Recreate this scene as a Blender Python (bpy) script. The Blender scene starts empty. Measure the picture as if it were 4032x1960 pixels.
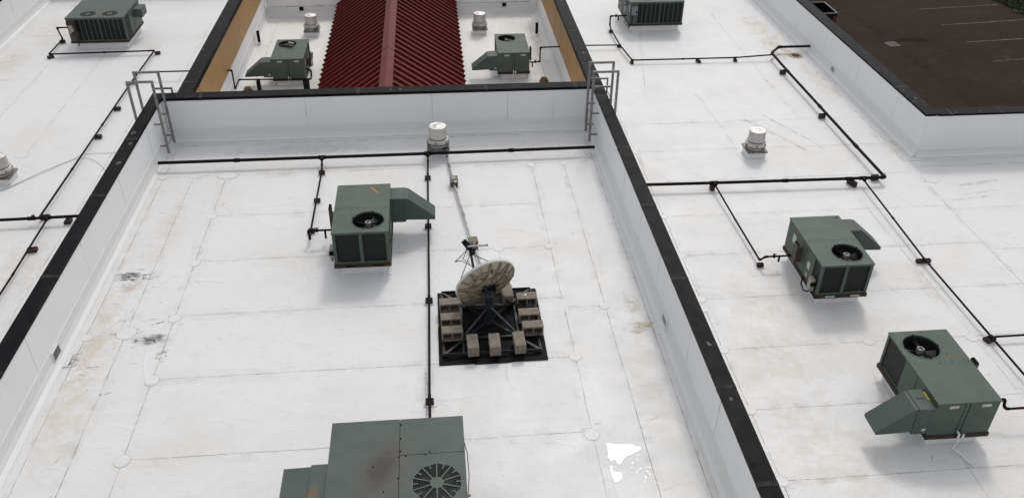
import bpy, math, random
from mathutils import Vector, Matrix
random.seed(7)
SC = bpy.context.scene
COL = SC.collection
RAD = math.radians

# ------------------------------------------------------------------ camera, light, exposure
cam = bpy.data.cameras.new('camera')
cam.sensor_width = 36.0
cam.lens = 3374.4 / 4032 * 36
cam.clip_start = 0.1
cam.clip_end = 2000
cam_ob = bpy.data.objects.new('camera', cam)
COL.objects.link(cam_ob)
YAW, PIT, ROL = 0.09863792, 0.60013243, 0.01193443
_f = Vector((math.sin(YAW)*math.cos(PIT), math.cos(YAW)*math.cos(PIT), -math.sin(PIT)))
_r = Vector((math.cos(YAW), -math.sin(YAW), 0))
_u = _r.cross(_f)
_r2 = _r*math.cos(ROL) + _u*math.sin(ROL)
_u2 = _u*math.cos(ROL) - _r*math.sin(ROL)
_m = Matrix((_r2, _u2, -_f)).transposed().to_4x4()
_m.translation = Vector((0, 0, 11.0))
cam_ob.matrix_world = _m
SC.camera = cam_ob

SUN_DIR = Vector((0.26, 0.84, 1.0)).normalized()          # towards the sun
SUN_EL = math.asin(SUN_DIR.z)
SUN_AZ = math.atan2(SUN_DIR.x, SUN_DIR.y)
world = bpy.data.worlds.new('World')
SC.world = world
world.use_nodes = True
wn = world.node_tree
sky = wn.nodes.new('ShaderNodeTexSky')
sky.sky_type = 'NISHITA'
sky.sun_disc = False
sky.sun_elevation = SUN_EL
sky.sun_rotation = SUN_AZ
sky.dust_density = 6.0
sky.air_density = 1.2
hs = wn.nodes.new('ShaderNodeHueSaturation')
hs.inputs['Saturation'].default_value = 0.28
wn.links.new(sky.outputs[0], hs.inputs['Color'])
bg = wn.nodes['Background']
cloud = wn.nodes.new('ShaderNodeMix')          # thin bright overcast over the whole sky
cloud.data_type = 'RGBA'; cloud.blend_type = 'ADD'
cloud.inputs[0].default_value = 1.0
cloud.inputs[7].default_value = (7.7, 7.85, 8.15, 1)
wn.links.new(hs.outputs[0], cloud.inputs[6])
wn.links.new(cloud.outputs[2], bg.inputs[0])
bg.inputs[1].default_value = 0.05
sun = bpy.data.lights.new('sun', 'SUN')
sun.energy = 0.80
sun.angle = RAD(9.0)
sun.color = (1.0, 0.965, 0.92)
sun_ob = bpy.data.objects.new('sun', sun)
sun_ob.rotation_euler = SUN_DIR.to_track_quat('Z', 'Y').to_euler()
sun_ob.location = (5, 15, 30)
COL.objects.link(sun_ob)
SC.view_settings.view_transform = 'Standard'
SC.view_settings.look = 'None'
SC.view_settings.gamma = 1.0
SC.view_settings.exposure = 0.12

# ------------------------------------------------------------------ materials
class NT:
    def __init__(s, name):
        s.mat = bpy.data.materials.new(name)
        s.mat.use_nodes = True
        s.t = s.mat.node_tree
        s.p = s.t.nodes['Principled BSDF']
        s.geo = s.t.nodes.new('ShaderNodeNewGeometry')
        s.pos = s.geo.outputs['Position']
        s.tc = s.t.nodes.new('ShaderNodeTexCoord')
        s.obj = s.tc.outputs['Object']
    def set(s, sock, v):
        if hasattr(v, 'is_linked') or isinstance(v, bpy.types.NodeSocket):
            s.t.links.new(v, sock)
        elif isinstance(v, (tuple, list)) and len(v) == 3 and sock.type == 'RGBA':
            sock.default_value = (*v, 1)
        else:
            sock.default_value = v
    def math(s, op, a, b=0.0, clamp=False):
        n = s.t.nodes.new('ShaderNodeMath'); n.operation = op; n.use_clamp = clamp
        s.set(n.inputs[0], a); s.set(n.inputs[1], b)
        return n.outputs[0]
    def vmath(s, op, a, b):
        n = s.t.nodes.new('ShaderNodeVectorMath'); n.operation = op
        s.set(n.inputs[0], a); s.set(n.inputs[1], b)
        return n.outputs['Value'] if op in ('LENGTH', 'DOT_PRODUCT') else n.outputs[0]
    def noise(s, scale, detail=4.0, rough=0.55, vec=None, dist=0.0):
        n = s.t.nodes.new('ShaderNodeTexNoise')
        n.inputs['Scale'].default_value = scale; n.inputs['Detail'].default_value = detail
        n.inputs['Roughness'].default_value = rough; n.inputs['Distortion'].default_value = dist
        s.set(n.inputs['Vector'], vec if vec is not None else s.pos)
        return n.outputs['Fac']
    def scaled(s, k, vec=None):
        return s.vmath('MULTIPLY', vec if vec is not None else s.pos, k)
    def ramp(s, v, a, b, smooth=True):
        n = s.t.nodes.new('ShaderNodeMapRange')
        n.interpolation_type = 'SMOOTHSTEP' if smooth else 'LINEAR'
        n.inputs['From Min'].default_value = a; n.inputs['From Max'].default_value = b
        s.set(n.inputs['Value'], v)
        return n.outputs[0]
    def mix(s, f, a, b, mode='MIX'):
        n = s.t.nodes.new('ShaderNodeMix'); n.data_type = 'RGBA'; n.blend_type = mode
        s.set(n.inputs[0], f); s.set(n.inputs[6], a); s.set(n.inputs[7], b)
        return n.outputs[2]
    def bump(s, h, strength=0.3, dist=0.02, normal=None):
        n = s.t.nodes.new('ShaderNodeBump')
        n.inputs['Strength'].default_value = strength; n.inputs['Distance'].default_value = dist
        s.set(n.inputs['Height'], h)
        if normal is not None: s.set(n.inputs['Normal'], normal)
        return n.outputs[0]
    def out(s, color, rough=0.6, metal=0.0, normal=None, spec=None):
        s.set(s.p.inputs['Base Color'], color)
        s.set(s.p.inputs['Roughness'], rough)
        s.set(s.p.inputs['Metallic'], metal)
        if normal is not None: s.set(s.p.inputs['Normal'], normal)
        if spec is not None: s.p.inputs['Specular IOR Level'].default_value = spec
        return s.mat

def membrane(name, stains=(), base=(0.72, 0.72, 0.725), dirt=0.5, streak=0.8, wrinkle=0.55, yscale=1.0):
    """white roofing sheet with dirt, scuffs and the stains that lie on it: (x, y, rx, ry, colour, amount)"""
    s = NT(name)
    c = s.mix(s.math('MULTIPLY', s.ramp(s.noise(0.35, 5, 0.6), 0.45, 0.75), dirt), base, (0.66, 0.645, 0.61))
    blot = s.ramp(s.noise(3.2, 9, 0.75), 0.52, 0.74)
    c = s.mix(s.math('MULTIPLY', blot, 0.40*dirt), c, (0.54, 0.515, 0.47))
    # short scuffs dragged along two directions
    st = s.ramp(s.noise(1.0, 5, 0.7, s.scaled((3.0, 14.0, 3.0)), 0.4), 0.64, 0.74)
    area = s.ramp(s.noise(0.5, 3), 0.46, 0.62)
    c = s.mix(s.math('MULTIPLY', s.math('MULTIPLY', st, area), 0.42*streak), c, (0.36, 0.34, 0.31))
    st2 = s.ramp(s.noise(1.0, 6, 0.75, s.scaled((9.0, 5.0, 3.0)), 0.8), 0.67, 0.76)
    c = s.mix(s.math('MULTIPLY', st2, 0.35*streak), c, (0.42, 0.37, 0.30))
    sp = s.ramp(s.noise(16.0, 2, 0.5), 0.735, 0.775)
    c = s.mix(s.math('MULTIPLY', sp, 0.5*streak), c, (0.22, 0.20, 0.18))
    rough_n = s.noise(3.0, 7, 0.75, None, 0.5)
    dark_n = s.noise(1.0, 8, 0.8, s.scaled((5.0, 16.0, 1.0)), 0.7)
    fine = s.ramp(s.noise(7.0, 8, 0.8), 0.52, 0.72)
    c = s.mix(s.math('MULTIPLY', fine, 0.30*dirt), c, (0.46, 0.43, 0.38))
    for (x, y, rx, ry, col, amt) in stains:
        d = s.vmath('LENGTH', s.vmath('MULTIPLY', s.vmath('SUBTRACT', s.pos, (x, y, 0)), (1/rx, 1/ry, 0)), (0, 0, 0))
        d = s.math('ADD', d, s.math('MULTIPLY', s.math('SUBTRACT', s.noise(2.5, 6, 0.7), 0.5), 1.6))
        k = s.ramp(d, 1.0, 0.25)
        k = s.math('MULTIPLY', k, s.ramp(dark_n, 0.37, 0.54) if col[0] < .2 else s.ramp(rough_n, 0.36, 0.62))
        c = s.mix(s.math('MULTIPLY', k, amt), c, col)
    w1 = s.noise(0.9, 3, 0.5, None, 0.6)
    w2 = s.noise(14.0, 3, 0.6)
    w3 = s.ramp(s.noise(1.0, 2, 0.5, s.scaled((1.2, 2.6, 1.0)), 1.2), 0.60, 0.66)
    h = s.math('ADD', s.math('ADD', s.math('MULTIPLY', w1, 1.0), s.math('MULTIPLY', w2, 0.05)), s.math('MULTIPLY', w3, 0.10))
    r = s.ramp(s.noise(1.3, 4), 0.3, 0.7)
    rough = s.math('ADD', 0.42, s.math('MULTIPLY', r, 0.2))
    return s.out(c, rough, 0.0, s.bump(h, wrinkle, 0.05), 0.35)

def plain(name, col, rough=0.6, metal=0.0, var=0.25, scale=6.0, bump=0.0, col2=None, spec=None, detail=5):
    s = NT(name)
    n = s.noise(scale, detail, 0.65, s.obj)
    c2 = col2 if col2 else tuple(v*(1-var) for v in col)
    c = s.mix(s.ramp(n, 0.35, 0.7), col, c2)
    nm = s.bump(s.noise(scale*4, 4, 0.6, s.obj), bump, 0.01) if bump else None
    return s.out(c, rough, metal, nm, spec)

def painted(name, col, rust=0.0, grime=0.35, blots=(), rough=0.5):
    """weathered grey-green enamel; blots are rust or soot marks in object space (x, y, z, radius, colour, amount)"""
    s = NT(name)
    c = s.mix(s.ramp(s.noise(1.6, 5, 0.6, s.obj), 0.35, 0.75), col, tuple(v*0.82 for v in col))
    c = s.mix(s.math('MULTIPLY', s.ramp(s.noise(5, 6, 0.7, s.scaled((1, 1, 0.25), s.obj)), 0.55, 0.8), grime), c, (0.075, 0.08, 0.07))
    c = s.mix(s.math('MULTIPLY', s.ramp(s.noise(3.0, 3, 0.5, s.obj), 0.6, 0.8), 0.25), c, tuple(min(1, v*1.35) for v in col))
    if rust:
        c = s.mix(s.math('MULTIPLY', s.ramp(s.noise(7, 6, 0.7, s.obj), 0.66, 0.74), rust), c, (0.17, 0.075, 0.03))
    for (x, y, z, rx, ry, ang, col2, amt) in blots:
        d = s.vmath('SUBTRACT', s.obj, (x, y, z))
        ca, sa = math.cos(ang), math.sin(ang)
        u = s.math('MULTIPLY', s.vmath('DOT_PRODUCT', d, (ca, sa, 0)), 1/rx)
        v = s.math('MULTIPLY', s.vmath('DOT_PRODUCT', d, (-sa, ca, 0)), 1/ry)
        q = s.math('SQRT', s.math('ADD', s.math('MULTIPLY', u, u), s.math('MULTIPLY', v, v)))
        q = s.math('ADD', q, s.math('MULTIPLY', s.math('SUBTRACT', s.noise(6, 6, 0.7, s.obj), 0.5), 1.0))
        c = s.mix(s.math('MULTIPLY', s.ramp(q, 1.0, 0.2), amt), c, col2)
    nm = s.bump(s.noise(1.8, 3, 0.5, s.obj), 0.25, 0.02)
    return s.out(c, s.math('ADD', rough-0.1, s.math('MULTIPLY', s.noise(4, 4, 0.6, s.obj), 0.25)), 0.0, nm, 0.25)

G = -0.92            # level of the side roofs and the court; the middle roof lies at 0
BR = (0.38, 0.31, 0.22); DK = (0.085, 0.080, 0.075); TN = (0.56, 0.505, 0.42)
M = {}
M['roof_mid'] = membrane('white membrane of the middle roof', [
    (-6.75, 13.0, 0.45, 1.6, TN, 0.75), (-6.85, 14.6, 0.35, 1.0, TN, 0.6), (-6.7, 11.2, 0.6, 1.6, TN, 0.55),
    (-7.15, 12.9, 0.25, 0.30, DK, 0.9), (-6.75, 15.62, 0.38, 0.16, DK, 1.0), (-6.62, 15.25, 0.30, 0.40, BR, 0.55),
    (-5.75, 13.42, 0.42, 0.22, DK, 0.75), (-5.45, 12.95, 0.13, 0.16, BR, 0.95), (3.95, 13.0, 0.40, 0.30, BR, 0.95),
    (3.9, 13.75, 0.22, 0.45, BR, 0.7), (3.75, 11.5, 0.45, 2.0, TN, 0.45), (-3.6, 21.2, 2.6, 0.5, DK, 0.26),
    (-3.5, 20.05, 2.5, 0.35, TN, 0.5), (2.6, 20.9, 1.8, 0.7, TN, 0.4), (-6.35, 17.2, 0.4, 2.2, TN, 0.35)], dirt=0.75, streak=1.0)
M['roof_left'] = membrane('white membrane of the left roof', [
    (-15.0, 30.5, 0.7, 1.6, TN, 0.7), (-15.2, 28.6, 0.5, 0.9, BR, 0.7), (-7.5, 27.5, 0.55, 4.0, DK, 0.75),
    (-8.3, 26.9, 0.9, 0.8, DK, 0.7), (-9.9, 17.5, 0.9, 2.2, TN, 0.45), (-8.6, 20.3, 0.9, 2.0, TN, 0.35),
    (-14.6, 34.0, 1.4, 2.2, TN, 0.5), (-13.2, 36.5, 2.0, 0.9, DK, 0.4), (-10.3, 31.5, 0.4, 0.5, BR, 0.4)], dirt=0.65)
M['roof_right'] = membrane('white membrane of the right roof', [
    (13.0, 29.8, 0.8, 1.3, BR, 0.6), (12.9, 31.8, 0.7, 2.6, TN, 0.8), (13.3, 27.0, 0.5, 2.2, TN, 0.6),
    (13.6, 22.3, 0.4, 1.2, BR, 0.35), (7.8, 15.0, 1.5, 2.5, TN, 0.35), (6.8, 13.0, 1.2, 2.6, TN, 0.4),
    (7.0, 10.0, 1.5, 2.0, TN, 0.45), 
    (11.2, 15.0, 0.25, 1.2, BR, 0.35), (9.9, 9.05, 0.09, 0.07, (0.5, 0.27, 0.06), 0.9), (10.2, 9.0, 0.10, 0.10, (0.5, 0.27, 0.06), 0.9)], dirt=0.85)
M['roof_court'] = membrane('white membrane of the court', [
    (-5.3, 26.9, 1.6, 0.5, TN, 0.5), (-4.0, 27.6, 0.6, 0.5, BR, 0.45), (3.6, 27.2, 0.7, 0.6, TN, 0.6),
    (-2.0, 33.9, 9.0, 0.5, TN, 0.6), (3.9, 31.0, 0.5, 2.8, TN, 0.6)], base=(0.79, 0.78, 0.765), dirt=0.75)
M['wall_white'] = membrane('white membrane on the walls', [], base=(0.79, 0.795, 0.80), dirt=0.12, streak=0.10, wrinkle=0.12)
M['flash'] = membrane('white membrane flashing', [], base=(0.73, 0.735, 0.74), dirt=0.35, streak=0.35, wrinkle=0.25)
def broken(name, col, lo, hi, amin, amax, vec=(1, 1, 1), scale=3.0):
    s = NT(name)
    a = s.ramp(s.noise(scale, 6, 0.7, s.scaled(vec)), lo, hi)
    s.set(s.p.inputs['Alpha'], s.math('ADD', amin, s.math('MULTIPLY', a, amax-amin)))
    return s.out(col, 0.65, 0.0, None, 0.2)
M['seam'] = broken('lap seam line', (0.44, 0.42, 0.39), 0.38, 0.70, 0.12, 0.78, scale=2.2)
M['seam_soft'] = broken('faint lap seam', (0.44, 0.42, 0.40), 0.40, 0.68, 0.08, 0.65, scale=1.6)
M['smear'] = broken('grey drag smear', (0.27, 0.265, 0.27), 0.36, 0.75, 0.02, 0.30, (1, 1, 1), 5.0)
M['seam_dirt'] = broken('dirt gathered along a lap', (0.50, 0.465, 0.40), 0.42, 0.80, 0.0, 0.13, (1, 1, 1), 2.1)
M['patch'] = plain('round cover patch', (0.77, 0.765, 0.75), 0.55, var=0.06, scale=3)
M['scuff'] = broken('dark scuff', (0.17, 0.16, 0.15), 0.42, 0.66, 0.0, 0.75, scale=9)
M['wrinkle'] = M['roof_mid']
s = NT('black metal coping')
c = s.mix(s.ramp(s.noise(1.3, 6, 0.7), 0.40, 0.75), (0.006, 0.006, 0.0075), (0.014, 0.011, 0.012))
c = s.mix(s.math('MULTIPLY', s.ramp(s.noise(9, 6, 0.75), 0.62, 0.75), 0.5), c, (0.09, 0.075, 0.07))
M['cap'] = s.out(c, s.math('ADD', 0.30, s.math('MULTIPLY', s.noise(5, 4), 0.3)), 0.0, s.bump(s.noise(1.1, 2), 0.25, 0.03), 0.045)
M['cap_patch'] = plain('grey sealant on coping', (0.050, 0.048, 0.048), 0.6, scale=14, col2=(0.022, 0.021, 0.022))
M['tan'] = None
s = NT('tan painted panels')
c = s.mix(s.ramp(s.noise(0.8, 5, 0.6), 0.3, 0.75), (0.40, 0.245, 0.095), (0.345, 0.21, 0.08))
c = s.mix(s.math('MULTIPLY', s.ramp(s.noise(4, 5, 0.7, s.scaled((1, 1, 0.2))), 0.55, 0.8), 0.25), c, (0.35, 0.23, 0.12))
M['tan'] = s.out(c, 0.6, 0.0, s.bump(s.noise(1.2, 3), 0.15, 0.03))
s = NT('red metal roofing')
c = s.mix(s.ramp(s.noise(1.2, 5, 0.6), 0.3, 0.75), (0.150, 0.016, 0.018), (0.115, 0.013, 0.016))
c = s.mix(s.math('MULTIPLY', s.ramp(s.noise(5, 5, 0.7), 0.5, 0.8), 0.30), c, (0.19, 0.045, 0.045))
M['red'] = s.out(c, 0.42, 0.0, s.bump(s.noise(2.5, 3), 0.15, 0.02), 0.42)
s = NT('red ridge cap metal')
c = s.mix(s.ramp(s.noise(1.6, 5, 0.6), 0.3, 0.75), (0.150, 0.025, 0.030), (0.115, 0.019, 0.023))
M['red_ridge'] = s.out(c, 0.55, 0.0, s.bump(s.noise(3.5, 3, 0.5, s.scaled((0.4, 1.6, 1))), 0.35, 0.03), 0.22)

GRN = (0.084, 0.109, 0.091)
M['green'] = painted('grey green enamel', GRN)
M['green_lo'] = painted('grey green enamel of hoods', (0.078, 0.098, 0.088), grime=0.45)
M['green_rust'] = painted('grey green enamel with rust streak', GRN, rust=0.0, blots=[
    (0.24, 0.74, 1.13, 0.27, 0.035, RAD(-58), (0.42, 0.20, 0.05), 0.95), (0.47, 0.90, 1.13, 0.13, 0.10, 0, (0.10, 0.085, 0.06), 0.7)])
M['green_stain'] = painted('grey green enamel with rust line', GRN, blots=[
    (-0.33, -0.22, 1.13, 0.42, 0.035, RAD(8), (0.13, 0.085, 0.05), 0.8), (0.30, -0.5, 1.13, 0.25, 0.05, 0.5, (0.06, 0.07, 0.06), 0.5)])
M['green_big'] = painted('grey green enamel with sooty ring', (0.082, 0.102, 0.092), blots=[
    (-0.20, 0.34, 1.2, 0.50, 0.95, RAD(-22), (0.092, 0.088, 0.076), 1.0), (-0.21, 0.40, 1.2, 0.28, 0.60, RAD(-22), (0.056, 0.051, 0.045), 0.95),
    (-0.25, -0.6, 1.2, 0.35, 0.4, 0, (0.10, 0.085, 0.07), 0.5)])
M['green_back'] = painted('grey green enamel with rusty seam', (0.082, 0.102, 0.090), blots=[
    (0.1, -0.35, 1.2, 0.75, 0.13, RAD(2), (0.20, 0.10, 0.06), 0.6)])
M['hood_rust'] = painted('grey green hood with rust spots', (0.078, 0.096, 0.088), blots=[
    (-1.22, -0.12, 1.15, 0.085, 0.14, 0, (0.22, 0.055, 0.015), 1.0), (-1.215, -0.36, 1.15, 0.09, 0.11, 0, (0.22, 0.055, 0.015), 1.0), (-1.21, 0.07, 1.15, 0.05, 0.06, 0, (0.22, 0.055, 0.015), 1.0),
    (-1.19, -0.15, 1.15, 0.12, 0.5, 0, (0.16, 0.12, 0.07), 0.6)])
s = NT('condenser coil fins')
lv = s.t.nodes.new('ShaderNodeTexWave'); lv.bands_direction = 'Z'; lv.inputs['Scale'].default_value = 9.0
s.set(lv.inputs['Vector'], s.obj)
c = s.mix(s.math('MULTIPLY', lv.outputs['Fac'], 0.55), (0.006, 0.007, 0.007), (0.022, 0.023, 0.022))
c = s.mix(s.math('MULTIPLY', s.ramp(s.noise(5, 6, 0.75, s.obj), 0.58, 0.8), 0.7), c, (0.040, 0.038, 0.034))
c = s.mix(s.ramp(s.noise(11, 2, 0.5, s.obj), 0.77, 0.80), c, (0.16, 0.17, 0.16))
M['coil'] = s.out(c, 0.55, 0.0, s.bump(lv.outputs['Fac'], 0.5, 0.01), 0.3)
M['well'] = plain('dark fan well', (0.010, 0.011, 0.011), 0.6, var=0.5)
M['blade'] = plain('fan blade metal', (0.055, 0.052, 0.052), 0.45, 0.2, var=0.7, scale=9)
M['hub'] = plain('fan motor cap', (0.34, 0.34, 0.34), 0.45, 0.2, var=0.3)
M['rail'] = plain('rusty dark base rail', (0.030, 0.027, 0.024), 0.65, 0.1, scale=5, col2=(0.075, 0.042, 0.027), bump=0.3, spec=0.2)
M['black'] = plain('black painted steel pipe', (0.006, 0.005, 0.005), 0.5, 0.0, scale=3, col2=(0.016, 0.009, 0.008), bump=0.1, spec=0.08)
M['brown_pipe'] = plain('rusty brown steel pipe', (0.018, 0.009, 0.008), 0.55, 0.0, scale=3, col2=(0.009, 0.006, 0.006), bump=0.1, spec=0.08)
M['block'] = plain('dark timber block', (0.018, 0.014, 0.012), 0.8, scale=9, col2=(0.045, 0.026, 0.018), bump=0.5)
M['block_rust'] = plain('reddish brown timber block', (0.060, 0.028, 0.018), 0.8, scale=9, col2=(0.025, 0.015, 0.012), bump=0.5)
M['alu'] = plain('dull spun aluminium', (0.55, 0.53, 0.505), 0.42, 0.25, scale=4, col2=(0.42, 0.40, 0.375), bump=0.08)
M['alu_top'] = plain('weathered aluminium lid', (0.78, 0.77, 0.75), 0.36, 0.35, scale=6, col2=(0.45, 0.43, 0.41), bump=0.2)
M['alu_dark'] = plain('dirty aluminium plate', (0.24, 0.225, 0.21), 0.5, 0.3, scale=5, col2=(0.13, 0.12, 0.11))
M['gap'] = plain('dark gap', (0.009, 0.009, 0.009), 0.8, spec=0.05)
M['galv'] = plain('galvanised ladder steel', (0.27, 0.265, 0.26), 0.5, 0.3, scale=6, col2=(0.16, 0.155, 0.15), bump=0.1)
M['conduit'] = plain('galvanised conduit', (0.40, 0.40, 0.395), 0.38, 0.7, scale=5, col2=(0.22, 0.22, 0.22))
M['cmu'] = plain('concrete block', (0.235, 0.205, 0.175), 0.9, scale=11, col2=(0.165, 0.142, 0.12), bump=0.9, detail=8)
M['mat'] = plain('black rubber mat', (0.006, 0.006, 0.007), 0.7, scale=5, col2=(0.013, 0.012, 0.012), bump=0.3, spec=0.12)
M['frame'] = plain('dark steel angle', (0.022, 0.024, 0.030), 0.5, 0.2, scale=6, col2=(0.016, 0.017, 0.020))
M['mount'] = plain('dark blue grey steel', (0.036, 0.042, 0.054), 0.42, 0.3, scale=6, col2=(0.022, 0.025, 0.032))
M['dish_back'] = plain('beige moulded dish back', (0.50, 0.455, 0.365), 0.6, scale=4, col2=(0.42, 0.38, 0.30))
M['dish_rib'] = plain('beige dish ribs with painted shade', (0.30, 0.26, 0.19), 0.65, scale=5, col2=(0.22, 0.185, 0.13))  # same plastic as the back; rib shading is put into this darker colour
M['dish_front'] = plain('pale grey dish face', (0.62, 0.62, 0.60), 0.45, scale=4, var=0.1)
M['grey_plastic'] = plain('grey tube', (0.42, 0.42, 0.41), 0.4, var=0.2)
M['pvc'] = plain('white PVC', (0.74, 0.73, 0.70), 0.4, var=0.12)
M['label_white'] = plain('faded label', (0.55, 0.55, 0.52), 0.6, scale=30, col2=(0.30, 0.31, 0.30))
M['label_yellow'] = plain('yellow label', (0.55, 0.43, 0.03), 0.5, scale=40, col2=(0.22, 0.17, 0.02))
M['label_red'] = plain('faded red label', (0.20, 0.035, 0.04), 0.6, var=0.3)
M['box_grey'] = plain('grey switch box', (0.20, 0.21, 0.235), 0.45, 0.2, scale=6, var=0.25)
M['box_pale'] = plain('pale grey box', (0.36, 0.35, 0.33), 0.5, 0.1, scale=8, col2=(0.20, 0.18, 0.15))
M['flue'] = plain('brown flue cover', (0.075, 0.058, 0.043), 0.6, scale=6, col2=(0.045, 0.035, 0.028))
M['copper_brown'] = plain('brown drain cap', (0.19, 0.105, 0.045), 0.6, 0.1, scale=12, col2=(0.09, 0.055, 0.03), bump=0.4)
M['drain_pad'] = plain('stained drain flange', (0.42, 0.37, 0.29), 0.7, scale=9, col2=(0.24, 0.19, 0.12))
M['cable'] = plain('grey cable', (0.26, 0.25, 0.235), 0.5, var=0.2)
M['black_rubber'] = plain('black rubber pipe', (0.006, 0.006, 0.006), 0.6, var=0.3, spec=0.15)
s = NT('worn brown asphalt')
c = s.mix(s.ramp(s.noise(0.12, 6, 0.65), 0.35, 0.7), (0.038, 0.0275, 0.0215), (0.029, 0.0215, 0.0175))
c = s.mix(s.math('MULTIPLY', s.ramp(s.noise(0.9, 6, 0.7), 0.5, 0.75), 0.7), c, (0.052, 0.040, 0.033))
c = s.mix(s.math('MULTIPLY', s.ramp(s.noise(26, 3, 0.7), 0.5, 0.75), 0.7), c, (0.060, 0.049, 0.042))
cr = s.ramp(s.noise(0.7, 5, 0.7, s.scaled((1.4, 0.35, 1)), 1.5), 0.66, 0.72)
c = s.mix(s.math('MULTIPLY', cr, 0.5), c, (0.018, 0.014, 0.012))
d = s.vmath('LENGTH', s.vmath('MULTIPLY', s.vmath('SUBTRACT', s.pos, (26.3, 43.3, 0)), (0.75, 2.6, 0)), (0, 0, 0))
d = s.math('ADD', d, s.math('MULTIPLY', s.math('SUBTRACT', s.noise(3, 4), 0.5), 0.9))
c = s.mix(s.math('MULTIPLY', s.ramp(d, 1.0, 0.5), 0.65), c, (0.015, 0.012, 0.011))
# slanted patched joint running through the drain
q = s.math('ABSOLUTE', s.math('ADD', s.vmath('DOT_PRODUCT', s.vmath('SUBTRACT', s.pos, (24.9, 42.7, 0)), (1.0, 0.05, 0)), s.math('MULTIPLY', s.math('SUBTRACT', s.noise(0.8, 5), 0.5), 1.0)))
c = s.mix(s.math('MULTIPLY', s.ramp(q, 0.45, 0.1), s.math('MULTIPLY', s.ramp(s.noise(1.5, 5), 0.4, 0.65), 0.6)), c, (0.022, 0.017, 0.015))
M['asphalt'] = s.out(c, 0.95, 0.0, s.bump(s.noise(20, 4), 0.4, 0.02), 0.04)
s = NT('worn white line paint')
c = s.mix(s.ramp(s.noise(3.5, 6, 0.75), 0.40, 0.62), (0.135, 0.122, 0.108), (0.040, 0.031, 0.026))
M['line'] = s.out(c, 0.85)
s = NT('dark green grass')
c = s.mix(s.ramp(s.noise(1.8, 6, 0.7), 0.35, 0.7), (0.028, 0.040, 0.012), (0.014, 0.022, 0.008))
M['grass'] = s.out(c, 0.9, 0.0, s.bump(s.noise(30, 4), 0.8, 0.05))
M['grate'] = plain('pale iron grate', (0.15, 0.145, 0.14), 0.6, 0.2, var=0.5)
M['truck'] = plain('black truck paint', (0.006, 0.006, 0.007), 0.35, var=0.3)
M['truck_trim'] = plain('grey truck trim', (0.15, 0.145, 0.14), 0.4, 0.2, var=0.2)
M['tail_red'] = plain('red tail light', (0.17, 0.006, 0.010), 0.3, var=0.2)
M['tyre'] = plain('tyre rubber', (0.012, 0.012, 0.012), 0.8)
s = NT('still rain water')
fr_ = s.t.nodes.new('ShaderNodeFresnel'); fr_.inputs['IOR'].default_value = 1.36
gl_ = s.t.nodes.new('ShaderNodeBsdfGlossy'); gl_.inputs['Roughness'].default_value = 0.06
tr_ = s.t.nodes.new('ShaderNodeBsdfTransparent'); tr_.inputs['Color'].default_value = (0.95, 0.955, 0.96, 1)
mx_ = s.t.nodes.new('ShaderNodeMixShader')
s.t.links.new(fr_.outputs[0], mx_.inputs[0]); s.t.links.new(tr_.outputs[0], mx_.inputs[1]); s.t.links.new(gl_.outputs[0], mx_.inputs[2])
s.t.links.new(mx_.outputs[0], s.t.nodes['Material Output'].inputs['Surface'])
M['water'] = s.mat

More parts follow.
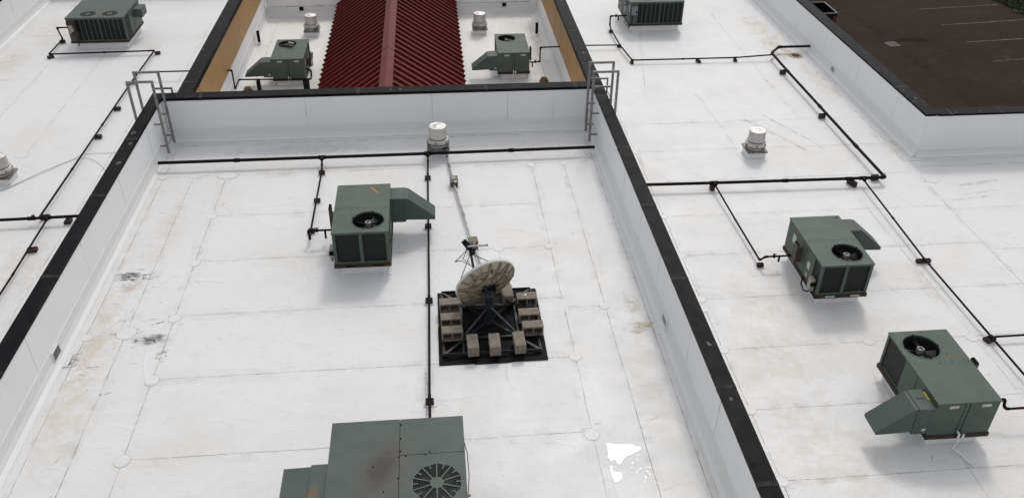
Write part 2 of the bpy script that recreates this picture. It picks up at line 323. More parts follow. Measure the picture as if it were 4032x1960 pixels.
# ------------------------------------------------------------------ mesh helpers
class MB:
    def __init__(s): s.v = []; s.f = []; s.m = []; s.s = []
    def add(s, vs, fs, m=0, smooth=False):
        o = len(s.v); s.v += [tuple(v) for v in vs]
        for f in fs:
            s.f.append([i+o for i in f]); s.m.append(m); s.s.append(smooth)
        return s
    def box(s, a, b, m=0):
        x0, y0, z0 = (min(a[i], b[i]) for i in range(3)); x1, y1, z1 = (max(a[i], b[i]) for i in range(3))
        return s.add([(x0,y0,z0),(x1,y0,z0),(x1,y1,z0),(x0,y1,z0),(x0,y0,z1),(x1,y0,z1),(x1,y1,z1),(x0,y1,z1)],
              [(3,2,1,0),(4,5,6,7),(0,1,5,4),(1,2,6,5),(2,3,7,6),(3,0,4,7)], m)
    def obox(s, c, u, v, w, m=0):
        """box with centre c and half-axis vectors u, v, w"""
        c, u, v, w = Vector(c), Vector(u), Vector(v), Vector(w)
        pts = [c+a*u+b*v+d*w for d in (-1, 1) for a, b in ((-1,-1),(1,-1),(1,1),(-1,1))]
        fl = [(3,2,1,0),(4,5,6,7),(0,1,5,4),(1,2,6,5),(2,3,7,6),(3,0,4,7)]
        if u.cross(v).dot(w) < 0: fl = [tuple(reversed(f)) for f in fl]
        return s.add(pts, fl, m)
    def bar(s, p, q, w, h, m=0, up=(0, 0, 1)):
        p, q = Vector(p), Vector(q); d = (q-p); L = d.length; d.normalize()
        upv = Vector(up)
        if abs(d.dot(upv)) > 0.98: upv = Vector((0, 1, 0))
        a = d.cross(upv).normalized(); b = a.cross(d).normalized()
        return s.obox((p+q)/2, d*L/2, a*w/2, b*h/2, m)
    def ring(s, c, d, r, n, ph=0.0):
        d = Vector(d).normalized(); up = Vector((0, 0, 1)) if abs(d.z) < 0.9 else Vector((1, 0, 0))
        a = d.cross(up).normalized(); b = d.cross(a).normalized()
        return [Vector(c)+a*r*math.cos(ph+2*math.pi*i/n)+b*r*math.sin(ph+2*math.pi*i/n) for i in range(n)]
    def cyl(s, p, q, r, n=10, m=0, r2=None, smooth=True):
        p, q = Vector(p), Vector(q); d = q-p
        A = s.ring(p, d, r, n); B = s.ring(q, d, r if r2 is None else r2, n)
        s.add(A+B, [(i, (i+1) % n, n+(i+1) % n, n+i) for i in range(n)], m, smooth)
        s.add(A, [tuple(reversed(range(n)))], m); s.add(B, [tuple(range(n))], m)
        return s
    def tube(s, pts, r, n=8, m=0):
        pts = [Vector(p) for p in pts]
        rings = []
        for i, p in enumerate(pts):
            d = (pts[min(i+1, len(pts)-1)]-pts[max(i-1, 0)])
            if i in (0, len(pts)-1): rr = r
            else:
                a = (p-pts[i-1]).normalized(); b = (pts[i+1]-p).normalized()
                rr = r/max(0.6, math.cos(a.angle(b, 0)/2))
            rings.append(s.ring(p, d, rr, n))
        # keep ring phases aligned
        for k in range(1, len(rings)):
            prev = rings[k-1]; cur = rings[k]
            best = min(range(n), key=lambda o: sum((prev[i]-cur[(i+o) % n]).length for i in range(0, n, 2)))
            rings[k] = [cur[(i+best) % n] for i in range(n)]
        vs = [v for rg in rings for v in rg]; fs = []
        for k in range(len(rings)-1):
            fs += [(k*n+i, k*n+(i+1) % n, (k+1)*n+(i+1) % n, (k+1)*n+i) for i in range(n)]
        s.add(vs, fs, m, True)
        s.add(rings[0], [tuple(reversed(range(n)))], m); s.add(rings[-1], [tuple(range(n))], m)
        return s
    def lathe(s, c, prof, n=28, m=0, smooth=True, caps=(1, 1)):
        c = Vector(c); vs = []; fs = []
        for (r, z) in prof:
            vs += [c+Vector((r*math.cos(2*math.pi*i/n), r*math.sin(2*math.pi*i/n), z)) for i in range(n)]
        for k in range(len(prof)-1):
            fs += [(k*n+i, k*n+(i+1) % n, (k+1)*n+(i+1) % n, (k+1)*n+i) for i in range(n)]
        s.add(vs, fs, m, smooth)
        if caps[0]: s.add(vs[:n], [tuple(reversed(range(n)))], m)
        if caps[1]: s.add(vs[-n:], [tuple(range(n))], m)
        return s
    def prism(s, poly, axis, a, b, m=0):
        """2D outline swept along an axis: 'x' takes (y,z), 'y' takes (x,z), 'z' takes (x,y)"""
        def P(u, t):
            return {'x': (t, u[0], u[1]), 'y': (u[0], t, u[1]), 'z': (u[0], u[1], t)}[axis]
        n = len(poly); vs = [P(u, a) for u in poly]+[P(u, b) for u in poly]
        s.add(vs, [(i, (i+1) % n, n+(i+1) % n, n+i) for i in range(n)]+[tuple(reversed(range(n))), tuple(range(n, 2*n))], m)
        return s
    def plate_hole(s, x0, x1, y0, y1, z, th, cx, cy, r, n=32, m=0, ph=0.0, mh=None):
        """horizontal plate with a round or many-sided hole"""
        inn = []; outp = []
        corners = [math.atan2(y-cy, x-cx) for x, y in ((x0,y0),(x1,y0),(x1,y1),(x0,y1))]
        angs = sorted([(ph+2*math.pi*i/n+math.pi) % (2*math.pi)-math.pi for i in range(n)])
        def edge(a):
            ca, sa = math.cos(a), math.sin(a); t = 1e9
            if ca > 1e-9: t = min(t, (x1-cx)/ca)
            if ca < -1e-9: t = min(t, (x0-cx)/ca)
            if sa > 1e-9: t = min(t, (y1-cy)/sa)
            if sa < -1e-9: t = min(t, (y0-cy)/sa)
            return (cx+t*ca, cy+t*sa)
        for zz, flip in ((z+th, False), (z, True)):
            vs = []; fs = []
            for a in angs: vs.append((cx+r*math.cos(a), cy+r*math.sin(a), zz))
            for i in range(len(angs)):
                a, b = angs[i], angs[(i+1) % len(angs)]
                if b <= a: b += 2*math.pi
                ring = [edge(a)]
                cs = []
                for c_, pt in zip(corners, ((x0,y0),(x1,y0),(x1,y1),(x0,y1))):
                    for cc in (c_, c_+2*math.pi):
                        if a < cc < b: cs.append((cc, pt))
                ring += [p for _, p in sorted(cs)]+[edge(b)]
                o = len(vs); vs += [(p[0], p[1], zz) for p in ring]
                f = [i]+[o+k for k in range(len(ring))]+[(i+1) % len(angs)]
                fs.append(tuple(reversed(f)) if flip else tuple(f))
            s.add(vs, fs, m)
        # rims
        A = [(cx+r*math.cos(a), cy+r*math.sin(a), z+th) for a in angs]; B = [(p[0], p[1], z) for p in A]
        k = len(angs)
        s.add(A+B, [(i, (i+1) % k, k+(i+1) % k, k+i) for i in range(k)], m if mh is None else mh)
        for p, q in (((x0,y0),(x1,y0)), ((x1,y0),(x1,y1)), ((x1,y1),(x0,y1)), ((x0,y1),(x0,y0))):
            s.add([(p[0],p[1],z),(q[0],q[1],z),(q[0],q[1],z+th),(p[0],p[1],z+th)], [(0,1,2,3)], m)
        return s
    def build(s, name, mats, parent=None, bevel=0.0):
        me = bpy.data.meshes.new(name); me.from_pydata(s.v, [], s.f)
        for mm in (mats if isinstance(mats, (list, tuple)) else [mats]): me.materials.append(M[mm] if isinstance(mm, str) else mm)
        me.polygons.foreach_set('material_index', s.m); me.polygons.foreach_set('use_smooth', s.s)
        me.update()
        o = bpy.data.objects.new(name, me); COL.objects.link(o)
        if parent: o.parent = parent
        if bevel:
            b = o.modifiers.new('bevel', 'BEVEL'); b.width = bevel; b.segments = 2; b.limit_method = 'ANGLE'; b.angle_limit = RAD(40)
        return o

def tag(o, label=None, cat=None, group=None, kind=None):
    if label: o['label'] = label
    if cat: o['category'] = cat
    if group: o['group'] = group
    if kind: o['kind'] = kind
    return o
def thing(name, label, cat, loc=(0, 0, 0), rz=0.0, group=None):
    o = bpy.data.objects.new(name, None); COL.objects.link(o)
    o.empty_display_size = 0.1
    o.location = loc; o.rotation_euler = (0, 0, rz)
    return tag(o, label, cat, group)
def copy_tree(o, parent=None):
    c = o.copy(); COL.objects.link(c)
    if parent: c.parent = parent
    for ch in [x for x in bpy.data.objects if x.parent == o]: copy_tree(ch, c)
    return c

# ------------------------------------------------------------------ roof decks, ground
def strip(mb, p, q, w, z, m, jit=0.0):
    """thin line of material lying on a deck"""
    p, q = Vector((*p, z)), Vector((*q, z)); d = (q-p); L = d.length; d.normalize(); a = Vector((-d.y, d.x, 0))
    n = max(1, int(L/0.7)); prev = None; vs = []
    for i in range(n+1):
        c_ = p+d*L*i/n + a*random.uniform(-jit, jit)
        ww = w*random.uniform(0.6, 1.25)
        vs += [c_-a*ww/2, c_+a*ww/2]
    mb.add(vs, [(2*i, 2*i+2, 2*i+3, 2*i+1) for i in range(n)], m)
def disc(mb, x, y, r, z, ex=1.0):
    n = 22; o = [(x+r*ex*math.cos(2*math.pi*i/n)*random.uniform(.95, 1.05), y+r*math.sin(2*math.pi*i/n)*random.uniform(.95, 1.05), z) for i in range(n)]
    i_ = [(x+(p[0]-x)*.94, y+(p[1]-y)*.94, z+.0015) for p in o]
    mb.add(o+i_, [(j, (j+1) % n, n+(j+1) % n, n+j) for j in range(n)], 2); mb.add(i_, [tuple(range(n))], 3)
def ridge(mb, pts, w, h, z):
    """a low fold standing up in the sheet"""
    P = [Vector((*p, z)) for p in pts]; n = len(P); vs = []; fs = []
    prof = [(-1, 0), (-.6, .35), (-.2, .9), (.1, 1), (.45, .55), (1, 0)]; k = len(prof)
    for i, p in enumerate(P):
        d = (P[min(i+1, n-1)]-P[max(i-1, 0)]).normalized(); a = Vector((-d.y, d.x, 0)); t_ = math.sin(math.pi*(i+.15)/(n-.7))**.7
        for u, v in prof: vs.append(p+a*u*w*(.5+.5*t_)+Vector((0, 0, v*h*t_+.0005)))
    for i in range(n-1):
        for j in range(k-1): fs.append((i*k+j, (i+1)*k+j, (i+1)*k+j+1, i*k+j+1))
    mb.add(vs, [tuple(reversed(f)) for f in fs], 0, True)
def deck(name, mat, rects, z, seams, discs, scuffs=(), soft=(), folds=0, area=None, smears=()):
    mb = MB()
    for i in range(folds):
        x, y = random.uniform(area[0], area[2]), random.uniform(area[1], area[3]); a = random.choice((random.gauss(.15, .2), random.gauss(2.3, .4), random.gauss(.0, .12))); L = random.uniform(.35, 1.3); b_ = random.choice((-1, 1))*random.uniform(.4, 1.3)
        pts = []
        for j in range(9):
            pts.append((x, y)); x += L/8*math.cos(a); y += L/8*math.sin(a); a += b_/8
        ridge(mb, pts, random.uniform(.03, .06), random.uniform(.005, .010), z)
    for (x0, y0, x1, y1) in rects:
        mb.box((x0, y0, z-0.25), (x1, y1, z), 0)
    for p, q in seams:
        for k_ in range(2): strip(mb, p, q, (0.34, 0.12)[k_], z+(0.0012, 0.002)[k_], 6, 0.05)
    for p, q in soft: strip(mb, p, q, 0.20, z+0.0016, 6, 0.05)
    for p, q in seams: strip(mb, p, q, 0.015, z+0.003, 1, 0.006)
    for p, q in soft: strip(mb, p, q, 0.014, z+0.003, 2, 0.006)
    for d_ in discs: disc(mb, d_[0], d_[1], d_[2], z+0.0045, d_[3] if len(d_) > 3 else 1.0)
    for p, q, w in scuffs: strip(mb, p, q, w, z+0.004, 4, 0.004)
    for p, q, w in smears: strip(mb, p, q, w, z+0.0035, 5, 0.03)
    return tag(mb.build(name, [mat, 'seam', 'seam_soft', mat, 'scuff', 'smear', 'seam_dirt']), kind='structure')

YS = [19.9, 17.93, 16.05, 14.13, 12.26, 10.31, 8.4]
XL, XR = -5.44, 2.46
seams = [((-7.03, 3), (-7.03, 21.62)), ((-6.28, 3), (-6.28, 19.9)), ((XL, 3), (XL, 19.9)), ((XR, 3), (XR, 13.75)), ((2.46, 14.05), (2.46, 19.9)),
         ((3.32, 3), (3.32, 19.9)), ((4.14, 3), (4.14, 21.7)), ((-7.1, 21.63), (4.2, 21.70)), ((-7.03, 19.9), (4.0, 19.98)),
         ((1.28, 15.6), (1.28, 16.05)), ((-0.38, 10.0), (-0.42, 12.2)), ((-0.34, 9.7), (-0.40, 12.1))]
for y in YS[1:]: seams.append(((XL, y), (XR, y)))
seams += [((2.5, 13.80), (3.32, 13.77)), ((-7.0, 13.57), (-6.3, 13.65)), ((-7.03, 9.2), (-6.28, 9.2))]
discs = [(XL, 17.91, .12), (XL, 15.98, .13), (XL, 14.04, .13), (XL, 12.23, .14), (XL, 10.29, .14), (-5.42, 19.89, .20, 1.4), (-6.28, 19.93, .13), (-7.04, 19.91, .13),
         (-6.27, 13.65, .20), (-7.0, 13.57, .12), (2.43, 16.04, .11), (1.28, 16.05, .13), (3.30, 13.77, .11), (2.46, 12.25, .13), (2.44, 10.24, .14), (2.45, 19.9, .12), (3.33, 19.91, .11)]
scuffs = [((-6.15, 13.73), (-5.62, 13.98), .035), ((-6.08, 14.05), (-5.69, 14.05), .016), ((-6.13, 13.43), (-5.73, 13.57), .03), ((-5.69, 13.55), (-5.69, 13.30), .02),
          ((-6.42, 13.64), (-6.76, 13.69), .014), ((-6.40, 14.12), (-6.42, 13.80), .014), ((-6.74, 12.68), (-6.50, 12.70), .02), ((-6.83, 12.51), (-6.55, 12.42), .02),
          ((-6.29, 11.90), (-6.09, 11.97), .022), ((-6.68, 10.16), (-6.51, 10.39), .018), ((-6.51, 10.39), (-6.48, 10.52), .018)]


for i in range(95):      # short drag marks in the walked strip along the left wall
    x = random.uniform(-6.95, -5.3); y = random.choice((random.uniform(9, 13), random.gauss(13.6, .5), random.gauss(15.4, .4), random.uniform(13, 18.5), random.uniform(15, 19)))
    a = random.choice((0.1, 0.15, -0.3, 1.2, 0.5)); L = random.uniform(.05, .24)
    scuffs.append(((x, y), (x+L*math.cos(a), y+L*math.sin(a)), random.uniform(.007, .015)))
for i in range(40):
    x = random.uniform(-5, 4.1); y = random.uniform(8.5, 21)
    a = random.uniform(0, 3.14); L = random.uniform(.03, .13)
    scuffs.append(((x, y), (x+L*math.cos(a), y+L*math.sin(a)), random.uniform(.006, .012)))
for i in range(70):
    x, y = random.gauss(-6.68, .15), random.gauss(15.60, .10); L = random.uniform(.05, .28)
    scuffs.append(((x-L/2, y), (x+L/2, y+random.uniform(-.03, .02)), random.uniform(.012, .03)))
for i in range(40):
    x, y = random.gauss(-5.82, .17), random.gauss(13.42, .09); L = random.uniform(.05, .25); a = random.gauss(.35, .15)
    scuffs.append(((x-L/2*math.cos(a), y-L/2*math.sin(a)), (x+L/2*math.cos(a), y+L/2*math.sin(a)), random.uniform(.010, .026)))
for i in range(34):
    x, y = random.gauss(3.85, .16), random.gauss(12.95, .17) if i % 2 else random.gauss(13.6, .2); L = random.uniform(.02, .12); a = random.uniform(-.6, .6)
    scuffs.append(((x, y), (x+L*math.cos(a), y+L*math.sin(a)), random.uniform(.008, .02)))
for i in range(22):
    x, y = random.gauss(-5.44, .06), random.gauss(12.95, .09); scuffs.append(((x, y), (x+.04, y+.02), random.uniform(.015, .03)))
for i in range(30):
    x, y = random.gauss(-7.08, .08), random.gauss(12.86, .12); L = random.uniform(.03, .14); scuffs.append(((x, y), (x+L, y+L*.2), random.uniform(.008, .02)))
deck('middle_roof_deck', 'roof_mid', [(-7.45, -3, 4.5, 22.1)], 0.0, seams, discs, scuffs, (), 22, (-5.6, 8.2, 3.8, 19.5))

soft = [((-8.7, 2), (-8.7, 34)), ((-11.9, 2), (-11.9, 36)), ((-9.4, 2), (-9.45, 27)), ((-15.68, 2), (-15.68, 37)), ((-13.6, 2), (-13.6, 30))]
for y in (17.2, 20.9, 24.6, 28.8, 33.0): soft.append(((-15.6, y), (-13.6, y)))
sc = []
for i in range(60):
    x = random.gauss(-14.7, .5) if i % 2 else random.gauss(-7.9, .45); y = random.uniform(23, 34)
    a = random.uniform(-.4, .9); L = random.uniform(.06, .22)
    sc.append(((x, y), (x+L*math.cos(a), y+L*math.sin(a)), random.uniform(.01, .03)))
deck('left_roof_deck', 'roof_left', [(-16.4, -3, -7.5, 22.2), (-16.4, 22.2, -6.8, 38.2)], G, [], [(-12.0, 23.2, .2)], sc, soft, 10, (-14, 15, -8, 33))

rs = [((5.81, 3), (5.81, 26)), ((13.56, 3), (13.56, 20.0)), ((13.56, 20.9), (13.56, 36))]
rsoft = []
rd = []
for y in (9.72, 11.47, 13.25, 14.98, 16.72): rs.append(((5.9, y), (13.5, y))); rd.append((5.81, y, .13))
for y in (18.5, 20.3, 22.1, 23.9): rsoft.append(((5.9, y), (13.5, y))); rd.append((5.81, y, .11))
rs += [((13.7, 20.62), (26, 20.60)), ((13.72, 20.95), (22, 20.98))]
rsoft += [((13.6, y), (26, y)) for y in (12.9, 14.9, 16.4, 18.3)]+[((9.3, 3), (9.3, 12)), ((11.35, 8), (11.35, 19.5)), ((8.9, 21), (8.8, 26)), ((7.0, 26.0), (8.1, 32)), ((11.5, 24), (11.5, 34))]
rd += [(13.84, 19.83, .16, 1.4), (5.78, 14.65, .14), (11.3, 13.2, .14), (9.0, 13.25, .12)]
smears = [((9.75, 24.0), (10.95, 21.85), .12), ((9.9, 23.9), (10.8, 22.2), .05), ((10.43, 24.29), (11.58, 21.77), .09), ((13.73, 18.73), (15.02, 18.90), .10), ((14.45, 19.47), (15.67, 19.72), .10), ((14.2, 19.0), (15.4, 19.2), .06)]
sc = []
for i in range(90):
    x = random.uniform(5, 13.4); y = random.uniform(8.5, 24)
    if i % 3 == 0: x = random.gauss(12.9, .35); y = random.uniform(25, 33)
    a = random.uniform(0, 3.14); L = random.uniform(.03, .16)
    sc.append(((x, y), (x+L*math.cos(a), y+L*math.sin(a)), random.uniform(.007, .016)))
deck('right_roof_deck', 'roof_right', [(4.55, -3, 40, 21.6), (4.55, 21.6, 14.35, 48)], G, rs, rd, sc, rsoft, 16, (5.2, 8.5, 15, 24), smears)
deck('court_roof_deck', 'roof_court', [(-6.95, 22.0, 4.66, 34.9)], G, [], [], [((3.1, 33.4), (3.35, 33.2), .03), ((-5.0, 33.3), (-4.6, 33.3), .015)],
     [((-6.1, 23), (-6.1, 34)), ((3.85, 23), (3.85, 34)), ((-6.3, 34.2), (4.1, 34.2)), ((2.4, 29.5), (4.0, 29.5))])

mb = MB(); mb.box((-300, -300, -7.0), (500, 600, -6.0)); tag(mb.build('parking_lot', 'asphalt'), kind='structure')
for (x0, y0, x1, y1) in ((29.2, 48.2, 34.5, 48.75), (29.2, 45.5, 34.6, 46.05), (29.2, 42.8, 34.7, 43.3), (29.2, 40.1, 34.8, 40.6), (29.2, 37.4, 34.9, 37.9), (29.2, 50.9, 34.4, 51.5)):
    mb = MB(); strip(mb, (x0, y0), (x1, y1), 0.08, -5.996, 0, 0.008); tag(mb.build('parking_line', 'line'), kind='structure')
mb = MB()
edge = [(35.5, 30)]+[(35.1+random.uniform(-.25, .25)-(y-44)*.06, y) for y in [36+i*.6 for i in range(40)]]+[(33, 75), (90, 75), (90, 30)]
n = len(edge); mb.add([(x, y, -5.93) for x, y in edge], [tuple(reversed(range(n)))], 0)
mb.add([(x, y, -5.93) for x, y in edge]+[(x, y, -6.05) for x, y in edge], [(i, (i+1) % n, n+(i+1) % n, n+i) for i in range(n)], 0)
for i in range(9000):
    y = random.uniform(42, 56); x = 35.1-(y-44)*.06+abs(random.gauss(0, 2.2))
    h = random.uniform(.05, .14); a = random.uniform(0, 6.28); w = .03
    mb.add([(x-w*math.cos(a), y-w*math.sin(a), -5.93), (x+w*math.cos(a), y+w*math.sin(a), -5.93), (x+random.uniform(-.05, .05), y+random.uniform(-.05, .05), -5.93+h)], [(0, 1, 2)], 0)
tag(mb.build('grass', 'grass'), 'dark green grass verge beyond the parking lot', 'grass', kind='stuff')

# storm drain
t = thing('storm_drain', 'pale square storm drain grate set in the brown asphalt', 'drain', (24.92, 42.74, -6), RAD(8))
t.scale = (.86, .86, 1)
mb = MB()
for a, b in (((-.36, -.36), (.36, -.30)), ((-.36, .30), (.36, .36)), ((-.36, -.30), (-.30, .30)), ((.30, -.30), (.36, .30))):
    mb.box((*a, 0.0), (*b, .03))
mb.build('frame', 'grate', t)
mb = MB(); mb.box((-.30, -.30, .001), (.30, .30, .006)); mb.build('pit', 'gap', t)
mb = MB()
for i in range(1, 7): mb.box((-.30+i*.0857-.014, -.30, .010), (-.30+i*.0857+.014, .30, .026))
for i in range(1, 6): mb.box((-.30, -.30+i*.1-.012, .012), (.30, -.30+i*.1+.012, .023))
mb.build('grating', 'grate', t)

# ------------------------------------------------------------------ parapet walls
def cove(mb, axis, a, b, face, side, z, h=0.34, m=0):
    """membrane flashing at a wall foot: side is the direction the wall faces"""
    k = side
    poly = [(face, z+h), (face+k*.012, z+h), (face+k*.016, z+.16), (face+k*.05, z+.06), (face+k*.13, z+.006), (face, z-.02)]
    if k < 0: poly = list(reversed(poly))
    mb.prism(poly, axis, a, b, m)
def wall(name, label, box, capbox, coves=(), joints=(), vseams=(), extra=None, patches=0, tan=None):
    (x0, y0, z0, x1, y1, z1) = box
    t = thing(name, label, 'wall', ((x0+x1)/2, (y0+y1)/2, 0))
    ox, oy = t.location.x, t.location.y
    mb = MB(); mb.box((x0-ox, y0-oy, z0), (x1-ox, y1-oy, z1), 0)
    for (axis, face, side, pos, za, zb) in vseams:       # vertical lap seams
        if axis == 'x': mb.box((face-ox, pos-oy-.004, za), (face-ox+side*.003, pos-oy+.004, zb), 1)
        else: mb.box((pos-ox-.004, face-oy, za), (pos-ox+.004, face-oy+side*.003, zb), 1)
    mb.build('wall_body', ['wall_white', 'seam_soft'], t)
    if tan:
        (axis, face, side, a, b, za, zb) = tan
        mb = MB()
        if axis == 'x': mb.box((face-ox, a-oy, za), (face-ox+side*.02, b-oy, zb), 0)
        p = a+0.9
        while p < b:
            mb.box((face-ox+side*.02, p-oy-.006, za), (face-ox+side*.0225, p-oy+.006, zb), 1); p += 3.05
        mb.build('tan_cladding', ['tan', 'gap'], t)
    (cx0, cy0, cz0, cx1, cy1, cz1) = capbox
    mb = MB(); mb.box((cx0-ox, cy0-oy, cz1-.012), (cx1-ox, cy1-oy, cz1), 0)
    long_x = (cx1-cx0) > (cy1-cy0)
    if long_x:
        mb.box((cx0-ox, cy0-oy, cz0), (cx1-ox, cy0-oy+.012, cz1-.012), 0); mb.box((cx0-ox, cy1-oy-.012, cz0), (cx1-ox, cy1-oy, cz1-.012), 0)
    else:
        mb.box((cx0-ox, cy0-oy, cz0), (cx0-ox+.012, cy1-oy, cz1-.012), 0); mb.box((cx1-ox-.012, cy0-oy, cz0), (cx1-ox, cy1-oy, cz1-.012), 0)
    for p in joints:
        if long_x: mb.box((p-ox-.045, cy0-oy-.003, cz0-.003), (p-ox+.045, cy1-oy+.003, cz1+.003), 1)
        else: mb.box((cx0-ox-.003, p-oy-.045, cz0-.003), (cx1-ox+.003, p-oy+.045, cz1+.003), 1)
    for i in range(patches):                              # smears of sealant
        if long_x: px, py = random.uniform(cx0+.2, cx1-.2), random.uniform(cy0+.08, cy1-.08)
        else: px, py = random.uniform(cx0+.07, cx1-.07), random.uniform(max(cy0, 7)+.2, cy1-.2)
        n = 9; r = random.uniform(.03, .075)
        mb.add([(px-ox+r*random.uniform(.4, 1.1)*math.cos(2*math.pi*j/n), py-oy+r*random.uniform(.5, 1.6)*math.sin(2*math.pi*j/n), cz1+.002) for j in range(n)], [tuple(range(n))], 2)
    mb.build('coping', ['cap', 'cap_joint', 'cap_patch'], t)
    if coves:
        mb = MB()
        for (axis, a, b, face, side, z, h) in coves:
            if axis == 'y': cove(mb, 'y', a-oy, b-oy, face-ox, side, z, h)
            else: cove(mb, 'x', a-ox, b-ox, face-oy, side, z, h)
        mb.build('base_flashing', 'flash', t)
    return t
M['cap_joint'] = plain('worn coping joint cover', (0.036, 0.034, 0.034), 0.6, scale=9, col2=(0.010, 0.009, 0.010), spec=0.1)

wall('parapet_wall', 'white parapet with black coping on the left of the middle roof', (-7.58, -3, G, -7.33, 22.28, 1.22), (-7.62, -3, 1.20, -7.315, 22.30, 1.28),
     [('y', -3, 21.9, -7.33, 1, 0, .36), ('y', -3, 22.3, -7.58, -1, G, .3)], joints=[8.6, 11.2, 13.9, 16.9, 19.6], patches=4,
     vseams=[('x', -7.33, 1, y, .36, 1.2) for y in (9.3, 12.2, 15.2, 17.9, 20.4)])
wall('parapet_wall', 'white parapet with black coping on the right of the middle roof', (4.39, -3, G, 4.64, 22.28, 1.22), (4.375, -3, 1.20, 4.68, 22.30, 1.28),
     [('y', -3, 21.9, 4.39, -1, 0, .36), ('y', -3, 22.3, 4.64, 1, G, .3)], joints=[7.9, 9.9, 12.9, 15.6, 18.3, 21.3], patches=2,
     vseams=[('x', 4.39, -1, y, .36, 1.2) for y in (9.7, 11.5, 13.9, 15.6, 17.4)])
wall('parapet_wall', 'long white parapet with black coping across the far end of the middle roof', (-7.315, 21.95, G, 4.375, 22.28, 1.22), (-7.315, 21.935, 1.20, 4.375, 22.30, 1.28),
     [('x', -7.33, 4.39, 21.95, -1, 0, .36)], joints=[-6.3, -2.1, 1.4, 3.9], patches=2,
     vseams=[('y', 21.95, -1, x, .0+.36, 1.2) for x in (-3.55, -.1, 2.0, 3.3)])
wall('court_wall', 'tan clad court wall with black coping left of the red roof', (-6.93, 22.30, G, -6.62, 34.6, 1.22), (-6.97, 22.30, 1.13, -6.575, 34.75, 1.28),
     [('y', 22.3, 34.6, -6.62, 1, G, .42), ('y', 22.3, 38, -6.93, -1, G, .3)], joints=[23.0, 29.0], patches=4, tan=('x', -6.62, 1, 22.3, 34.6, 0.0, 1.15))
wall('court_wall', 'tan clad court wall with black coping right of the red roof', (4.35, 22.30, G, 4.64, 34.6, 1.22), (4.31, 22.30, 1.13, 4.68, 34.75, 1.28),
     [('y', 22.3, 34.6, 4.35, -1, G, .42), ('y', 22.3, 38, 4.64, 1, G, .3)], joints=[23.6, 26.3, 28.7, 31.5], patches=5, tan=('x', 4.35, -1, 22.3, 34.6, 0.0, 1.15))
wall('court_wall', 'low white court wall behind the red roof with small black scuppers', (-6.6, 34.62, G, 4.33, 34.9, -.06), (-6.57, 34.6, -.10, 4.30, 34.95, -.02),
     [('x', -6.6, 4.33, 34.62, -1, G, .40)], vseams=[('y', 34.62, -1, x, -.5, -.1) for x in (-5.2, -2.2, 1.2, 3.3)])
mb = MB()
for a, b in ((-6.4, -3.2), (.9, 4.0)):
    x = a
    while x < b:
        x2 = min(b, x+random.uniform(.25, .7)); mb.box((x, 34.598, -.525+random.uniform(-.006, .006)), (x2, 34.606, -.507+random.uniform(-.006, .006))); x = x2+random.uniform(0, .04)
cw = [o for o in bpy.data.objects if o.get('label', '').startswith('low white court wall')][0]
o = mb.build('termination_bar', 'seam', cw); o.location = (-cw.location.x, -cw.location.y, 0)
wall('parapet_wall', 'white outer parapet with black coping between the right roof and parking lot', (14.0, 21.25, -6, 14.34, 48, .36), (13.985, 21.25, .36, 14.40, 48, .42),
     [('y', 21.2, 48, 14.0, -1, G, .36)], joints=[22.1, 23.2, 25.9, 29.5, 33.1, 36.4], patches=7,
     vseams=[('x', 14.0, -1, y, G+.36, .36) for y in (22.9, 25.6, 28.3, 31.0, 33.8)])
wall('parapet_wall', 'white return parapet facing the camera at the right edge', (13.998, 21.24, -6, 40, 21.56, .36), (14.40, 21.225, .36, 40, 21.62, .42),
     [('x', 14.0, 40, 21.24, -1, G, .14)], joints=[14.75, 16.3, 19.5], patches=4)
wall('parapet_wall', 'plain white outer parapet in the far left corner', (-16.3, -3, -6, -15.95, 38, .42), (-16.35, -3, .40, -15.93, 38, .48),
     [('y', -3, 38, -15.95, 1, G, .36)], vseams=[('x', -15.95, 1, y, G+.36, .4) for y in (27.5, 30.6, 33.8)])
wall('parapet_wall', 'white end parapet behind the big unit on the left roof', (-15.95, 37.75, -6, -6.9, 38.05, .0), (-15.93, 37.73, -.02, -6.9, 38.1, .06),
     [('x', -15.95, -6.9, 37.75, -1, G, .3)])

# scuppers: dark through-wall openings with a hood of membrane
def scupper(label, loc, face, w=.26, h=.20, dirty=True, depth=.02):
    t = thing('scupper', label, 'scupper', loc, math.atan2(face[1], face[0]))
    mb = MB()
    mb.box((-.02, -w/2, .02), (.012, w/2, .02+h), 0)
    mb.build('opening', 'drain_dark' if dirty else 'drain_grey', t)
    mb = MB()
    mb.box((-.02, -w/2-.03, .0), (depth, -w/2, h+.05)); mb.box((-.02, w/2, .0), (depth, w/2+.03, h+.05)); mb.box((-.02, -w/2, h+.02), (depth, w/2, h+.05))
    mb.build('collar', 'flash', t, 0.006)
    mb = MB(); mb.box((0.0, -w/2-.03, .003), (.20, w/2+.03, .010)); mb.build('sill', 'flash', t)
    return t
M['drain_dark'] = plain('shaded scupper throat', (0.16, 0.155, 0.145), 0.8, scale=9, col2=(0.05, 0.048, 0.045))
M['drain_grey'] = plain('greenish scupper throat', (0.34, 0.34, 0.29), 0.7, scale=14, col2=(0.22, 0.22, 0.18))
scupper('dark scupper opening at the foot of the left parapet of the middle roof', (-7.31, 12.92, 0), (1, 0), .30, .28)
scupper('stained scupper at the foot of the right parapet of the middle roof', (4.37, 12.95, 0), (-1, 0), .30, .28, False, .03)
scupper('grey scupper mouth in the outer parapet near the bent black pipe', (13.98, 27.3, G), (-1, 0), .26, .26, False, .015)
